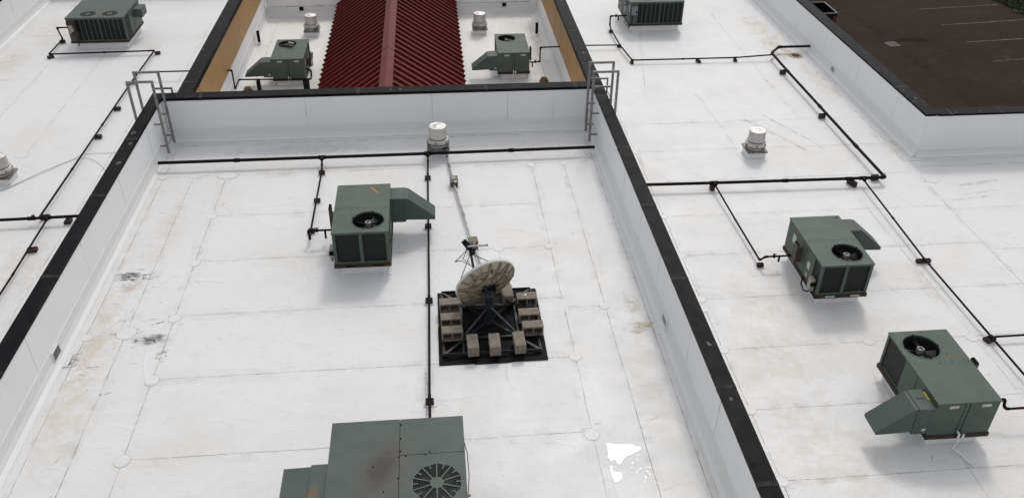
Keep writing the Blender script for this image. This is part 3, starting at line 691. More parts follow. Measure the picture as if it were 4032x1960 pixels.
for x, lb in ((-5.22, 'small square black scupper in the court wall left of the red roof'), (2.98, 'small square black scupper in the court wall right of the red roof')):
    t = thing('scupper', lb, 'scupper', (x, 34.60, G+.22), 0)
    mb = MB(); mb.box((-.085, -.010, 0), (.085, .03, .17)); mb.build('opening', 'gap', t)
    mb = MB()
    for a, b in (((-.10, -.016, -.015), (.10, .0, 0)), ((-.10, -.016, .17), (.10, .0, .185)), ((-.10, -.016, 0), (-.085, .0, .17)), ((.085, -.016, 0), (.10, .0, .17))): mb.box(a, b)
    mb.build('rim', 'flash', t)

# ------------------------------------------------------------------ red ribbed roof
t = thing('red_roof', 'dark red ribbed metal gable roof across the court', 'roof', (-1.385, 30, G))
XE, ZE, ZR, Y0, Y1 = 2.385, -.5-G, 1.10-G, -7.68, 4.75
PITCH, RH = .42, .085
for sg, nm in ((-1, 'roof_slope'), (1, 'roof_slope')):
    mb = MB(); y = Y0; prof = []
    L = math.hypot(XE, ZR-ZE); nx, nz = (ZR-ZE)/L*sg, XE/L
    while y < Y1:
        prof += [(y, 0), (y+.015, 0), (y, RH), (y+.03, RH), (y+.13, .012)]
        y += PITCH
    prof.append((Y1, 0))
    top = [(nx*h, yy, ZR+nz*h) for yy, h in prof]; bot = [(sg*XE+nx*h, yy, ZE+nz*h) for yy, h in prof]
    n = len(prof)
    fs = [(i, i+1, n+i+1, n+i) for i in range(n-1)]
    if sg > 0: fs = [tuple(reversed(f)) for f in fs]
    mb.add(top+bot, fs, 0)
    # closed rib ends at the eave and the fascia below
    for k in range(0, n-5, 5):
        mb.add([bot[k+1], bot[k+2], bot[k+3], bot[k+4]], [(0, 1, 2, 3) if sg < 0 else (3, 2, 1, 0)], 1)
    mb.box((sg*XE, Y0, ZE-.14), (sg*(XE-.03), Y1, ZE-.004), 1)
    mb.build(nm, ['red', 'cap'], t)
mb = MB()
yy = Y0
while yy < Y1:
    y2 = min(Y1, yy+3.05); lift = .118+(.008 if int((yy-Y0)/3.05) % 2 else 0)
    w = .19; sl = (ZR-ZE)/XE
    for sg in (-1, 1):
        m_ = 14; vs = []
        for i in range(m_+1):
            y_ = yy+(y2-yy)*i/m_; d = random.uniform(-.004, .004)
            vs += [(0, y_, ZR+lift*1.25), (sg*w, y_, ZR+lift*1.25-w*sl+d), (sg*(w+.006), y_, ZR+lift*1.25-w*sl-.045)]
        fs = []
        for i in range(m_):
            for j in (0, 1): fs.append((3*i+j, 3*i+j+1, 3*i+3+j+1, 3*i+3+j))
        if sg > 0: fs = [tuple(reversed(f)) for f in fs]
        mb.add(vs, fs, 0)
    yy = y2
mb.build('ridge_cap', 'red_ridge', t)
mb = MB(); mb.box((-XE+.25, Y0+.02, 0), (XE-.25, Y1-.02, ZE-.10)); 
mb.add([(-XE+.05, Y0+.02, ZE-.1), (XE-.05, Y0+.02, ZE-.1), (0, Y0+.02, ZR-.04), (-XE+.05, Y1-.02, ZE-.1), (XE-.05, Y1-.02, ZE-.1), (0, Y1-.02, ZR-.04)], [(0, 1, 2), (5, 4, 3)], 0)
mb.build('side_wall', 'wall_white', t)

# ------------------------------------------------------------------ rooftop air conditioners
def fan_in(t, cx, cy, z, r, rot=0.0, motor='normal'):
    f = None
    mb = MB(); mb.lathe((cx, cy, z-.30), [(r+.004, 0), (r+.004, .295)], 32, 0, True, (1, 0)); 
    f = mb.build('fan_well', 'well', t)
    if motor == 'normal':
        mb = MB()
        for k in range(4):
            a = rot+k*math.pi/2; da = .55
            p = []
            for (rr, aa, zz) in ((.07, -.28, -.17), (.07, .28, -.10), (r*.93, .36, -.09), (r*.93, -.30, -.19)):
                p.append((cx+rr*math.cos(a+aa), cy+rr*math.sin(a+aa), z+zz))
            mb.add(p, [(0, 1, 2, 3)], 0); mb.add([(q[0], q[1], q[2]-.004) for q in p], [(3, 2, 1, 0)], 0)
        mb.build('fan_blades', 'blade', f)
        mb = MB(); mb.lathe((cx, cy, z-.15), [(.070, 0), (.070, .11)], 20, 0, False); mb.build('fan_motor', 'hub', f)
        mb = MB()
        for k in range(4):
            a = rot+.4+k*math.pi/2; mb.bar((cx-.01*math.cos(a), cy-.01*math.sin(a), z-.025), (cx+(r+.02)*math.cos(a), cy+(r+.02)*math.sin(a), z+.004), .010, .010, 0)
        for k in range(4):
            a = rot+.4+k*math.pi/2; mb.box((cx+r*math.cos(a)-.014, cy+r*math.sin(a)-.014, z-.006), (cx+r*math.cos(a)+.014, cy+r*math.sin(a)+.014, z+.016), 0)
        mb.build('fan_guard', 'gap', f)
    else:    # motor lifted out of its opening and left on the rim
        mb = MB(); mb.obox((cx-.17, cy+.25, z+.09), (.10, 0, .03), (0, .08, .02), (-.02, 0, .07), 0); mb.build('loose_motor_cover', 'box_pale', f, .01)
        mb = MB(); mb.tube([(cx-.05, cy+.28, z+.05), (cx+.05, cy+.30, z+.09), (cx+.18, cy+.27, z+.06), (cx+.27, cy+.20, z+.01)], .018, 8, 0)
        mb.cyl((cx-.02, cy+.28, z+.02), (cx-.02, cy+.28, z+.11), .03, 10, 0); mb.build('fan_bracket', 'alu_dark', f)
        mb = MB()
        for k in range(4):
            a = rot+k*math.pi/2; p = []
            for (rr, aa, zz) in ((.07, -.28, -.25), (.07, .28, -.20), (r*.9, .36, -.19), (r*.9, -.30, -.27)): p.append((cx+rr*math.cos(a+aa), cy+rr*math.sin(a+aa), z+zz))
            mb.add(p, [(0, 1, 2, 3)], 0)
        mb.build('fan_blades', 'well', f)
    return f

def rooftop_unit(label, loc, rz=0.0, scale=(1, 1, 1), top='green', flags=(), rot=0.3, flue_y=.12, flue_out=.10):
    """packaged unit 1.17 x 1.97 x 1.13 m on a curb; coils face local -y, outside-air hood on local +x at the rear"""
    t = thing('rooftop_air_conditioner', label, 'air conditioner', loc, rz, 'green rooftop air conditioners')
    t.scale = scale
    W, D, ZB, ZT = 1.17, 1.97, .27, 1.13
    x0, x1, y0, y1 = -W/2, W/2, -D/2, D/2
    mb = MB(); mb.box((x0+.10, y0+.09, 0), (x1-.10, y1-.09, ZB-.01), 0)
    mb.prism([(x0-.02, y0-.02), (x1+.02, y0-.02), (x1+.02, y1+.02), (x0-.02, y1+.02)], 'z', .002, .007, 0)
    mb.build('roof_curb', 'flash', t, .012)
    mb = MB(); e = .022
    for a, b in (((x0-e, y0-e), (x1+e, y0+.03)), ((x0-e, y1-.03), (x1+e, y1+e)), ((x0-e, y0+.03), (x0+.03, y1-.03)), ((x1-.03, y0+.03), (x1+e, y1-.03))):
        mb.box((*a, ZB-.03), (*b, ZB+.06), 0)
    for sx in (-.36, .22):                                # fork pockets
        mb.box((sx, y0-e-.003, ZB-.005), (sx+.22, y0-e+.002, ZB+.035), 1)
    mb.build('base_rail', ['rail', 'fork' if 'pale_fork' not in flags else 'label_white'], t)
    # cabinet: solid rear part plus frame around the coils
    CL, CR = .42, .80                                     # coil length on the -x and +x sides
    g = MB(); zt = ZT-.03
    g.box((x0, y0+CR, ZB+.06), (x1, y1, zt), 0) if False else None
    g.box((x0, y0+CL, ZB+.06), (x0+.02, y1, zt), 0); g.box((x1-.02, y0+CR, ZB+.06), (x1, y1, zt), 0)
    g.box((x0+.02, y1-.02, ZB+.06), (x1-.02, y1, zt), 0)
    p = .062
    for (a, b) in (((x0, y0), (x0+p, y0+p)), ((x1-p, y0), (x1, y0+p)), ((-.035, y0), (.035, y0+.04)), ((x0, y0+CL-.04), (x0+.02, y0+CL)), ((x1-.02, y0+CR-.04), (x1, y0+CR))):
        g.box((*a, ZB+.06), (*b, zt), 0)
    g.box((x0+p, y0, zt-.03), (-.035, y0+.03, zt)); g.box((.035, y0, zt-.03), (x1-p, y0+.03, zt))
    g.box((x0+p, y0, ZB+.06), (-.035, y0+.03, ZB+.10)); g.box((.035, y0, ZB+.06), (x1-p, y0+.03, ZB+.10))
    for xa, xb, yb in ((x0, x0+.02, y0+CL-.04), (x1-.02, x1, y0+CR-.04)):
        g.box((xa, y0+p, zt-.03), (xb, yb, zt)); g.box((xa, y0+p, ZB+.06), (xb, yb, ZB+.09))
    # panel joints
    for yy in (y0+CL+.42, y0+CL+.98): g.box((x0-.002, yy-.005, ZB+.06), (x0+.001, yy+.005, zt), 1)
    for yy in (y0+CR+.42,): g.box((x1-.001, yy-.005, ZB+.06), (x1+.002, yy+.005, zt), 1)
    g.box((-.03, y1-.001, ZB+.06), (-.018, y1+.002, zt), 1); g.box((.055, y1-.001, ZB+.06), (.063, y1+.002, zt), 1)
    for i in range(6):
        for xx in (-.045, .04): g.box((xx-.006, y1, ZB+.14+i*.12), (xx+.006, y1+.005, ZB+.152+i*.12), 1)
    g.build('cabinet', ['green', 'gap'], t)
    for (a, b) in (((x0+p, y0+.035), (-.035, y0+.055)), ((.035, y0+.035), (x1-p, y0+.055))):
        mb = MB(); mb.box((*a, ZB+.10), (*b, zt-.03)); mb.build('coil_panel', 'coil', t)
    mb = MB(); mb.box((x0+.022, y0+p, ZB+.09), (x0+.035, y0+CL-.04, zt-.03)); mb.build('coil_panel', 'coil', t)
    mb = MB(); mb.box((x1-.035, y0+p, ZB+.09), (x1-.022, y0+CR-.04, zt-.03)); mb.build('coil_panel', 'coil', t)
    # top with fan opening
    fx, fy, fr = .155, y0+.46, .335
    mb = MB(); mb.plate_hole(x0-.012, x1+.012, y0-.012, y0+.97, ZT-.03, .03, fx, fy, fr, 36, 0)
    mb.box((x0-.012, y0+.973, ZT-.03), (x1+.012, y1+.012, ZT+.002), 0)
    mb.lathe((fx, fy, ZT-.002), [(fr+.028, 0), (fr+.028, .006), (fr+.002, .010), (fr+.002, 0)], 36, 0, True, (0, 0))
    for (xx, yy) in ((x0+.05, y0+.92), (x0+.36, y0+.9), (x0+.62, y0+.935), (x1-.06, y0+.92), (x0+.05, y0+.05), (x0+.55, y0+.04), (x1-.05, y0+.05), (x0+.33, y0+.5), (x0+.35, y0+.68)):
        mb.box((xx-.008, yy-.008, ZT), (xx+.008, yy+.008, ZT+.005), 1)
    mb.build('top_panel', [top, 'gap'], t)
    fan_in(t, fx, fy, ZT, fr, rot, 'loose' if 'loose_motor' in flags else 'normal')
    # outside-air hood
    hy0, hy1 = y1-.50, y1-.0
    hy0, hy1 = .50, .98
    mb = MB(); mb.box((x1, hy0-.01, .40), (x1+.33, hy1+.01, 1.02), 0)
    mb.prism([(x1+.32, 1.01), (x1+.40, 1.01), (x1+1.0, .50), (x1+.995, .43), (x1+.32, .45)][::-1], 'y', hy0, hy1, 0)
    for i in range(5):
        for xx in (x1+.06, x1+.27): mb.box((xx-.007, hy1+.008, .46+i*.12), (xx+.007, hy1+.015, .474+i*.12), 1); mb.box((xx-.007, hy0-.015, .46+i*.12), (xx+.007, hy0-.008, .474+i*.12), 1)
    mb.box((x1+.322, hy0-.013, .40), (x1+.332, hy1+.013, 1.024), 0)
    hd = mb.build('outside_air_hood', ['green_lo', 'gap'], t)
    mb = MB(); mb.box((x1+.08, hy1+.011, .47), (x1+.15, hy1+.014, .53)); mb.build('sticker', 'label_white', hd)
    if 'yellow' in flags:
        mb = MB(); mb.box((x1+.02, hy0+.06, 1.021), (x1+.06, hy0+.27, 1.024)); mb.build('sticker', 'label_yellow', hd)
        mb = MB(); mb.box((x1+.10, hy0+.2, 1.021), (x1+.28, hy0+.225, 1.023)); mb.build('rust_mark', 'block_rust', hd)
    # flue, labels, switch box on the -x side
    mb = MB(); o_ = flue_out
    mb.box((x0-o_-.06, flue_y-.095, .46), (x0-o_, flue_y+.095, .985), 0); mb.box((x0-o_-.055, flue_y-.085, .985), (x0-o_-.005, flue_y+.085, 1.0), 1)
    mb.box((x0-o_, flue_y-.08, .52), (x0, flue_y+.08, .80), 0)
    mb.build('flue_cover', ['flue', 'gap'], t)
    mb = MB(); mb.box((x0-.004, y0+.55, .62), (x0, y0+.68, .80)); mb.build('sticker', 'label_white', t)
    mb = MB(); mb.box((x0-.004, y0+.60, .40), (x0, y0+.66, .50)); mb.build('sticker', 'label_white', t)
    mb = MB(); mb.box((x0-.004, y0+1.45, .70), (x0, y0+1.63, .92)); mb.build('sticker', 'label_white', t)
    mb = MB(); mb.lathe((0, 0, 0), [(.05, 0), (.05, .003)], 14, 0)
    o = mb.build('sticker', 'label_red', t); o.location = (x0, y0+1.62, 1.0); o.rotation_euler = (0, RAD(-90), 0)
    sw = MB(); sw.box((x0-.10, y0+.12, .36), (x0-.01, y0+.30, .66), 0); sw.box((x0-.112, y0+.14, .40), (x0-.10, y0+.28, .63), 0)
    swo = sw.build('switch_box', 'box_pale', t, .008)
    mb = MB(); mb.cyl((x0-.115, y0+.10, .55), (x0-.02, y0+.10, .55), .045, 10, 0); mb.build('switch_handle', 'gap', swo)
    mb = MB(); mb.tube([(x0-.06, y0+.20, .36), (x0-.08, y0+.24, .26), (x0-.10, y0+.40, .18), (x0-.08, y0+.60, .22), (x0-.03, y0+.70, .33)], .016, 8, 0); mb.build('conduit', 'brown_pipe', t)
    # rear face: label strips, condensate trap
    for xx in (-.34, .27):
        mb = MB(); mb.box((xx-.09, y1, ZT-.14), (xx+.09, y1+.004, ZT-.075)); mb.build('sticker', 'label_white', t)
    if 'no_drain' not in flags:
        mb = MB(); mb.tube([(.02, y1, .40), (.02, y1+.07, .40), (.02, y1+.08, .30), (-.0, y1+.09, .19), (.03, y1+.09, .15), (.09, y1+.13, .10), (-.05, y1+.30, .05), (-.13, y1+.52, .03)], .017, 8, 0)
        mb.cyl((-.06, y1+.085, .30), (-.06, y1+.085, .40), .02, 8, 0)
        mb.build('condensate_pipe', 'pvc', t)
    if 'dent' in flags:
        mb = MB(); mb.add([(.42, .93, ZT+.004), (.50, .86, ZT+.004), (.55, .95, ZT+.004), (.47, .90, ZT+.0045)], [(0, 1, 3), (1, 2, 3)], 0); mb.build('dark_gouge', 'gap', t)
    return t
M['fork'] = M['gap']

rooftop_unit('green air conditioner with an orange rust streak, beside the satellite dish', (-1.705, 16.205, 0), 0, (1, 1, 1), 'green_rust', (), .9, .33, .12)
rooftop_unit('green air conditioner on the right roof whose hood points right', (8.84, 15.495, G), 0, (1, 1, 1), 'green', ('dent', 'pale_fork'), .1)
rooftop_unit('green air conditioner nearest on the right roof with yellow hood sticker', (9.26, 11.24, G), math.pi, (1, 1, 1), 'green_stain', ('yellow',), 1.2, -.21, .19)
rooftop_unit('green air conditioner left of the red roof with its fan motor lifted out', (-4.865, 28.50, G), math.pi, (.91, .91, .86), 'green', ('loose_motor',), .5)
rooftop_unit('green air conditioner right of the red roof beside a black vent pipe', (2.73, 28.55, G), math.pi, (.91, .91, .86), 'green', (), .5)

def spoked_grille(t, cx, cy, z, r, n=10, ph=0.0, mat='green', parts=True):
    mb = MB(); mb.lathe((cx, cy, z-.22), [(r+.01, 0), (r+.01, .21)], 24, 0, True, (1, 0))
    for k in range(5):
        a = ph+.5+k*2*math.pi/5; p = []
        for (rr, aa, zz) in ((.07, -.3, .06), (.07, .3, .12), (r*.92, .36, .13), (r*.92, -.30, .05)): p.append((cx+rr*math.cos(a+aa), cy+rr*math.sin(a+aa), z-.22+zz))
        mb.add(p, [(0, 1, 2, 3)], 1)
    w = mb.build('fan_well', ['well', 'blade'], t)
    mb = MB(); R = lambda a, q: (cx+q*math.cos(a), cy+q*math.sin(a), z+.006)
    hub = r*.30
    mb.prism([(cx+hub*math.cos(ph+2*math.pi*i/n), cy+hub*math.sin(ph+2*math.pi*i/n)) for i in range(n)], 'z', z, z+.012, 0)
    for i in range(n):
        a = ph+2*math.pi*i/n; mb.bar(R(a, hub*.98), R(a, r*1.0), .022, .012, 0)
        a2 = a+math.pi/n; mb.bar(R(a2, r*.76), R(a2, r*.95), .024, .010, 0)
    mb.build('grille_spokes', mat, w)
    mb = MB()
    for q in [.38+.062*i for i in range(10)]:
        k = n*2; pts = []
        for i in range(n):
            a, b = ph+2*math.pi*i/n, ph+2*math.pi*(i+1)/n
            pa, pb = R(a, r*q), R(b, r*q)
            mb.bar((pa[0], pa[1], z-.002), (pb[0], pb[1], z-.002), .005, .005, 0)
    mb.build('grille_wires', 'well_wire', w)
M['well_wire'] = plain('dark guard wire', (0.030, 0.036, 0.034), 0.5, var=0.3)

def slatted_unit(label, loc, W=2.03, D=2.0, top='green', side_box=True, pale_switch=False, hood=True, rust_box=False):
    """larger unit with vertical guard bars in front of the coil and two spoked fan grilles"""
    t = thing('large_air_conditioner', label, 'air conditioner', loc, 0, 'large slatted air conditioners')
    x0, x1, y0, y1, ZB, ZT = -W/2, W/2, -D/2, D/2, .28, 1.20
    mb = MB(); mb.box((x0+.12, y0+.08, 0), (x1-.10, y1-.08, ZB-.01)); mb.build('roof_curb', 'flash', t, .012)
    mb = MB(); mb.box((x0-.015, y0-.02, ZB-.02), (x1+.015, y1+.015, ZB+.05)); mb.build('base_rail', 'rail', t)
    g = MB(); zt = ZT-.03; z0 = ZB+.05
    g.box((x0, y0, z0), (x0+.30, y0+.04, zt)); g.box((x1-.06, y0, z0), (x1, y0+.06, zt))
    g.box((x0, y0+.04, z0), (x0+.02, y1, zt)); g.box((x0+.02, y1-.02, z0), (x1, y1, zt)); g.box((x1-.02, y0+.55, z0), (x1, y1-.02, zt))
    g.box((x0+.30, y0, zt-.04), (x1-.06, y0+.04, zt)); g.box((x0+.30, y0, z0), (x1-.06, y0+.04, z0+.03))
    n = 11; xs = [x0+.30+(W-.36)*i/10 for i in range(1, 10)]
    for i, xx in enumerate(xs):
        w = .022 if i == 4 else .010
        g.box((xx-w, y0, z0+.03), (xx+w, y0+.02, zt-.04))
    for i in range(1, 5): g.box((x1-.012, y0+.06+.098*i-.008, z0), (x1, y0+.06+.098*i+.008, zt-.03))
    g.box((x1-.02, y0+.06, zt-.03), (x1, y0+.55, zt))
    for yy in (y0+.62, y0+.98): g.box((x1-.001, yy-.008, z0+.05), (x1+.003, yy+.008, zt-.05), 1)
    g.build('cabinet', ['green', 'gap'], t)
    mb = MB(); mb.box((x0+.30, y0+.045, z0), (x1-.07, y0+.06, zt)); mb.build('coil_panel', 'coil', t)
    mb = MB(); mb.box((x1-.04, y0+.07, z0), (x1-.025, y0+.55, zt)); mb.build('coil_panel', 'coil', t)
    f1, f2, fy, r = x0+.68, x0+1.45, y0+.42, .285
    mb = MB(); xm = (f1+f2)/2
    mb.plate_hole(x0-.01, xm, y0-.01, y0+.86, ZT-.03, .03, f1, fy, r, 10, 0, math.pi/10)
    mb.plate_hole(xm, x1+.01, y0-.01, y0+.86, ZT-.03, .03, f2, fy, r, 10, 0, math.pi/10)
    mb.box((x0-.01, y0+.864, ZT-.03), (x1+.01, y1+.01, ZT+.002), 0)
    mb.build('top_panel', [top], t)
    for f in (f1, f2): spoked_grille(t, f, fy, ZT-.012, r, 10, math.pi/10)
    if hood:
        mb = MB(); mb.box((x1, y0+1.15, .78), (x1+.32, y0+1.72, 1.10)); mb.prism([(y0+1.15, .80), (y0+1.15, 1.08), (y0+.62, .80), (y0+.62, .62), (y0+1.15, .50)], 'x', x1+.02, x1+.30) if False else None
        mb.box((x1, y0+.72, .52), (x1+.30, y0+1.15, .88)) if False else None
        mb.build('side_duct', 'green_lo', t, .006)
    if pale_switch:
        mb = MB(); mb.box((x0+.05, y0-.12, .72), (x0+.27, y0, 1.05)); b = mb.build('switch_box', 'box_grey', t, .01)
        mb = MB(); mb.box((x0+.20, y0-.15, .80), (x0+.24, y0-.12, .88)); mb.build('switch_handle', 'gap', b)
        mb = MB(); mb.tube([(x0+.09, y0-.05, .72), (x0+.10, y0-.06, .55), (x0+.06, y0-.08, .35), (x0-.02, y0-.10, .24), (x0-.10, y0+.05, .30), (x0-.16, y0+.20, .42)], .014, 8, 0); mb.build('conduit', 'brown_pipe', t)
        mb = MB(); mb.prism([(y0+.42, .98), (y0+.80, .98), (y0+.80, .80)], 'x', x0-.14, x0); mb.build('flue_cover', 'green_lo', t)
        mb = MB(); mb.box((x0-.004, y0+.05, .80), (x0, y0+.13, 1.06)); mb.build('sticker', 'label_white', t)
        mb = MB(); mb.box((x0-.004, y0+.9, .5), (x0, y0+1.0, .75)); mb.build('sticker', 'label_white', t)
        mb = MB(); mb.tube([(x0, y0+1.62, .62), (x0-.12, y0+1.62, .62), (x0-.12, y0+1.62, .48), (x0-.12, y0+1.60, .82)], .014, 8, 0); mb.tube([(x0-.12, y0+1.62, .50), (x0-.03, y0+1.45, .38)], .014, 8, 0); mb.build('condensate_pipe', 'pvc', t)
    if rust_box:
        mb = MB(); mb.box((x0+.06, y0-.10, .66), (x0+.24, y0, .98)); b = mb.build('switch_box', 'box_pale', t, .01)
        mb = MB(); mb.box((x0+.04, y0-.14, .98), (x0+.30, y0-.02, 1.08)); mb.cyl((x0+.26, y0-.09, 1.0), (x0+.30, y0-.09, .66), .05, 10, 0); mb.box((x0+.16, y0-.16, .60), (x0+.38, y0-.03, .72)); mb.build('rusty_fitting', 'block_rust', b)
        mb = MB(); mb.tube([(x0+.27, y0-.08, .62), (x0+.28, y0-.07, .30), (x0+.27, y0-.08, .18)], .018, 8, 0); mb.build('conduit', 'black', t)
    return t
slatted_unit('large slatted air conditioner with two spoked fans at the upper left', (-12.13, 32.43, G), 2.03, 2.0, 'green_back', rust_box=True)
slatted_unit('large slatted air conditioner with grey switch box at the top edge right of the court', (8.68, 33.0, G), 2.10, 2.2, 'green', pale_switch=True, hood=False)

# big unit at the bottom edge, seen from above
t = thing('large_air_conditioner', 'large air conditioner with sooty stained top at the bottom edge', 'air conditioner', (-.805, 8.33, 0), 0, 'large slatted air conditioners')
x0, x1, y0, y1, ZT = -1.005, 1.005, -1.36, 1.35, 1.20
mb = MB(); mb.box((x0+.1, y0+.1, 0), (x1-.1, y1-.1, .30)); mb.build('roof_curb', 'flash', t, .012)
mb = MB(); mb.box((x0-.02, y0-.02, .26), (x1+.02, y1+.02, .33)); mb.build('base_rail', 'rail', t)
mb = MB(); mb.box((x0, y0, .33), (x0+.02, y1, 1.16)); mb.box((x1-.02, y0, .33), (x1, y1, 1.16)); mb.box((x0+.02, y1-.02, .33), (x1-.02, y1, 1.16)); mb.box((x0+.02, y0, .33), (x1-.02, y0+.02, 1.16)); mb.build('cabinet', 'green', t)
mb = MB(); xs = .035; fx, fy, r = .585, .06, .362
mb.box((x0-.01, y0-.01, 1.16), (xs-.004, y1+.01, 1.20), 0)
mb.box((xs+.004, .625, 1.16), (x1+.01, y1+.01, 1.197), 0)
mb.plate_hole(xs+.004, x1+.01, -.65, .617, 1.16, .035, fx, fy, r, 10, 0, math.pi/10)
mb.plate_hole(xs+.004, x1+.01, y0-.01, -.658, 1.16, .035, fx, -1.0, .28, 10, 0, math.pi/10)
mb.box((xs-.012, y0, 1.10), (xs+.012, y1, 1.165), 1); mb.box((xs, .60, 1.10), (x1, .64, 1.165), 1)
for (xx, yy) in ((.05, 1.24), (.05, .95), (.05, .70), (.13, .60), (.42, .61), (.49, .66), (.02, .58), (.02, .18), (-.18, -.05), (.02, -.3), (-.35, .42)):
    mb.box((xx-.010, yy-.010, 1.20), (xx+.010, yy+.010, 1.206), 1)
mb.build('top_panel', ['green_big', 'gap'], t)
spoked_grille(t, fx, fy, 1.185, r, 10, math.pi/10)
spoked_grille(t, fx, -1.0, 1.185, .28, 10, math.pi/10)
mb = MB(); mb.box((x0-.262, -1.2, .45), (x0, .585, 1.15), 0)
mb.prism([(x0-.255, 1.13), (x0-.665, 1.12), (x0-.70, .55), (x0-.255, .48)][::-1], 'y', -1.18, .565, 0)
mb.build('outside_air_hood', 'hood_rust', t, .004)
mb = MB(); mb.tube([(x1+.01, .95, 1.05), (x1+.05, .80, .95), (x1+.06, .5, .8), (x1+.02, .1, .7)], .008, 6, 0); mb.cyl((x1+.01, -.05, 1.0), (x1+.06, -.05, 1.0), .02, 8, 0); mb.build('cable', 'cable', t)

# ------------------------------------------------------------------ exhaust fans
def exhaust_fan(label, loc, s=1.0, rz=0.0, lid='alu_top'):
    t = thing('exhaust_fan', label, 'roof fan', loc, rz, 'cylindrical exhaust fans')
    t.scale = (s*1.11, s*1.11, s)
    mb = MB(); mb.box((-.235, -.235, 0), (.235, .235, .21), 0)
    mb.lathe((0, 0, 0), [(.44, .002), (.43, .007)], 20, 0); mb.build('curb', 'flash', t, .02)
    mb = MB(); mb.box((-.262, -.262, .19), (.262, .262, .235), 0)
    for i in (-.14, .14):
        for a, b in (((i-.012, -.266), (i+.012, -.262)), ((-.266, i-.012), (-.262, i+.012))): mb.box((*a, .20), (*b, .222), 1)
    mb.build('curb_cap', ['alu_dark', 'gap'], t)
    mb = MB(); mb.lathe((0, 0, .235), [(.20, 0), (.19, .02), (.165, .05), (.19, .09), (.225, .12)], 32, 0); mb.build('throat', 'alu', t)
    mb = MB(); mb.lathe((0, 0, .32), [(.215, -.01), (.245, .0), (.262, .03), (.262, .11), (.245, .135), (.225, .135)], 36, 0)
    mb.lathe((0, 0, .328), [(.264, 0), (.266, .008), (.264, .016)], 36, 1)
    for k in range(6):
        a = k*math.pi/3+.3; mb.box((.258*math.cos(a)-.012, .258*math.sin(a)-.012, .37), (.258*math.cos(a)+.012, .258*math.sin(a)+.012, .42), 1)
    mb.build('wind_band', ['alu', 'gap'], t)
    mb = MB(); mb.lathe((0, 0, .45), [(.212, 0), (.212, .03)], 32, 0); mb.build('shadow_gap', 'gap', t)
    mb = MB(); mb.lathe((0, 0, .478), [(.222, 0), (.222, .008), (.216, .012), (.209, .285), (.203, .297)], 40, 0); h = mb.build('housing', 'alu', t)
    mb = MB(); mb.lathe((0, 0, .770), [(.2035, 0), (.203, .008), (.192, .016), (.165, .010), (.10, .008), (.085, .012), (.05, .026), (.02, .030)], 40, 0); mb.build('lid', lid, h)
    return t
exhaust_fan('silver exhaust fan by the far parapet of the middle roof', (.02, 20.76, 0), 1.03)
exhaust_fan('silver exhaust fan alone on the open right roof', (9.27, 21.68, G), 1.03, 0)
exhaust_fan('silver exhaust fan cut off by the left edge', (-11.89, 21.71, G), 1.0, .0)
exhaust_fan('silver exhaust fan in the court left of the red roof', (-4.60, 32.45, G), 1.0, 0)
exhaust_fan('silver exhaust fan in the court right of the red roof', (1.83, 32.25, G), 1.0, 0)

# ------------------------------------------------------------------ vent pipes, drains
for lb, loc in (('short black vent pipe beside the left tan court wall', (-6.47, 31.55, G)), ('short black vent pipe beside the right tan court wall', (4.0, 31.75, G))):
    t = thing('vent_pipe', lb, 'vent pipe', loc, 0, 'black vent pipes in the court')
    mb = MB(); mb.lathe((0, 0, 0), [(.14, 0.002), (.085, .03), (.075, .10), (.062, .11)], 16, 0); mb.build('boot', 'flash', t)
    mb = MB(); mb.lathe((0, 0, .10), [(.056, 0), (.056, .42), (.046, .42), (.046, .30)], 16, 0, True, (1, 1)); mb.build('pipe', 'black_rubber', t)
for lb, loc in (('brown roof drain dome near the left tan court wall', (-6.22, 27.28, G)), ('brown roof drain dome near the right tan court wall', (3.75, 27.42, G)), ('low brown roof drain under the bent black pipe', (13.33, 29.1, G))):
    flat = loc[0] > 10
    t = thing('roof_drain', lb, 'roof drain', loc, 0, 'brown roof drains')
    mb = MB(); mb.lathe((0, 0, 0), [(.27 if flat else .17, .002), (.25 if flat else .16, .012), (.16, .020)], 24, 0); mb.build('flange', 'drain_pad', t)
    hh = .55 if flat else 1.0
    mb = MB(); mb.lathe((0, 0, .012), [(.155, 0), (.15, .03*hh), (.115, .05*hh), (.10, .12*hh), (.06, .15*hh), (.02, .155*hh)], 20, 0)
    for k in range(10):
        a = k*math.pi/5; mb.bar((.11*math.cos(a), .11*math.sin(a), .05*hh+.012), (.102*math.cos(a), .102*math.sin(a), .12*hh+.012), .02, .012, 0)
    mb.build('strainer', 'copper_brown', t)

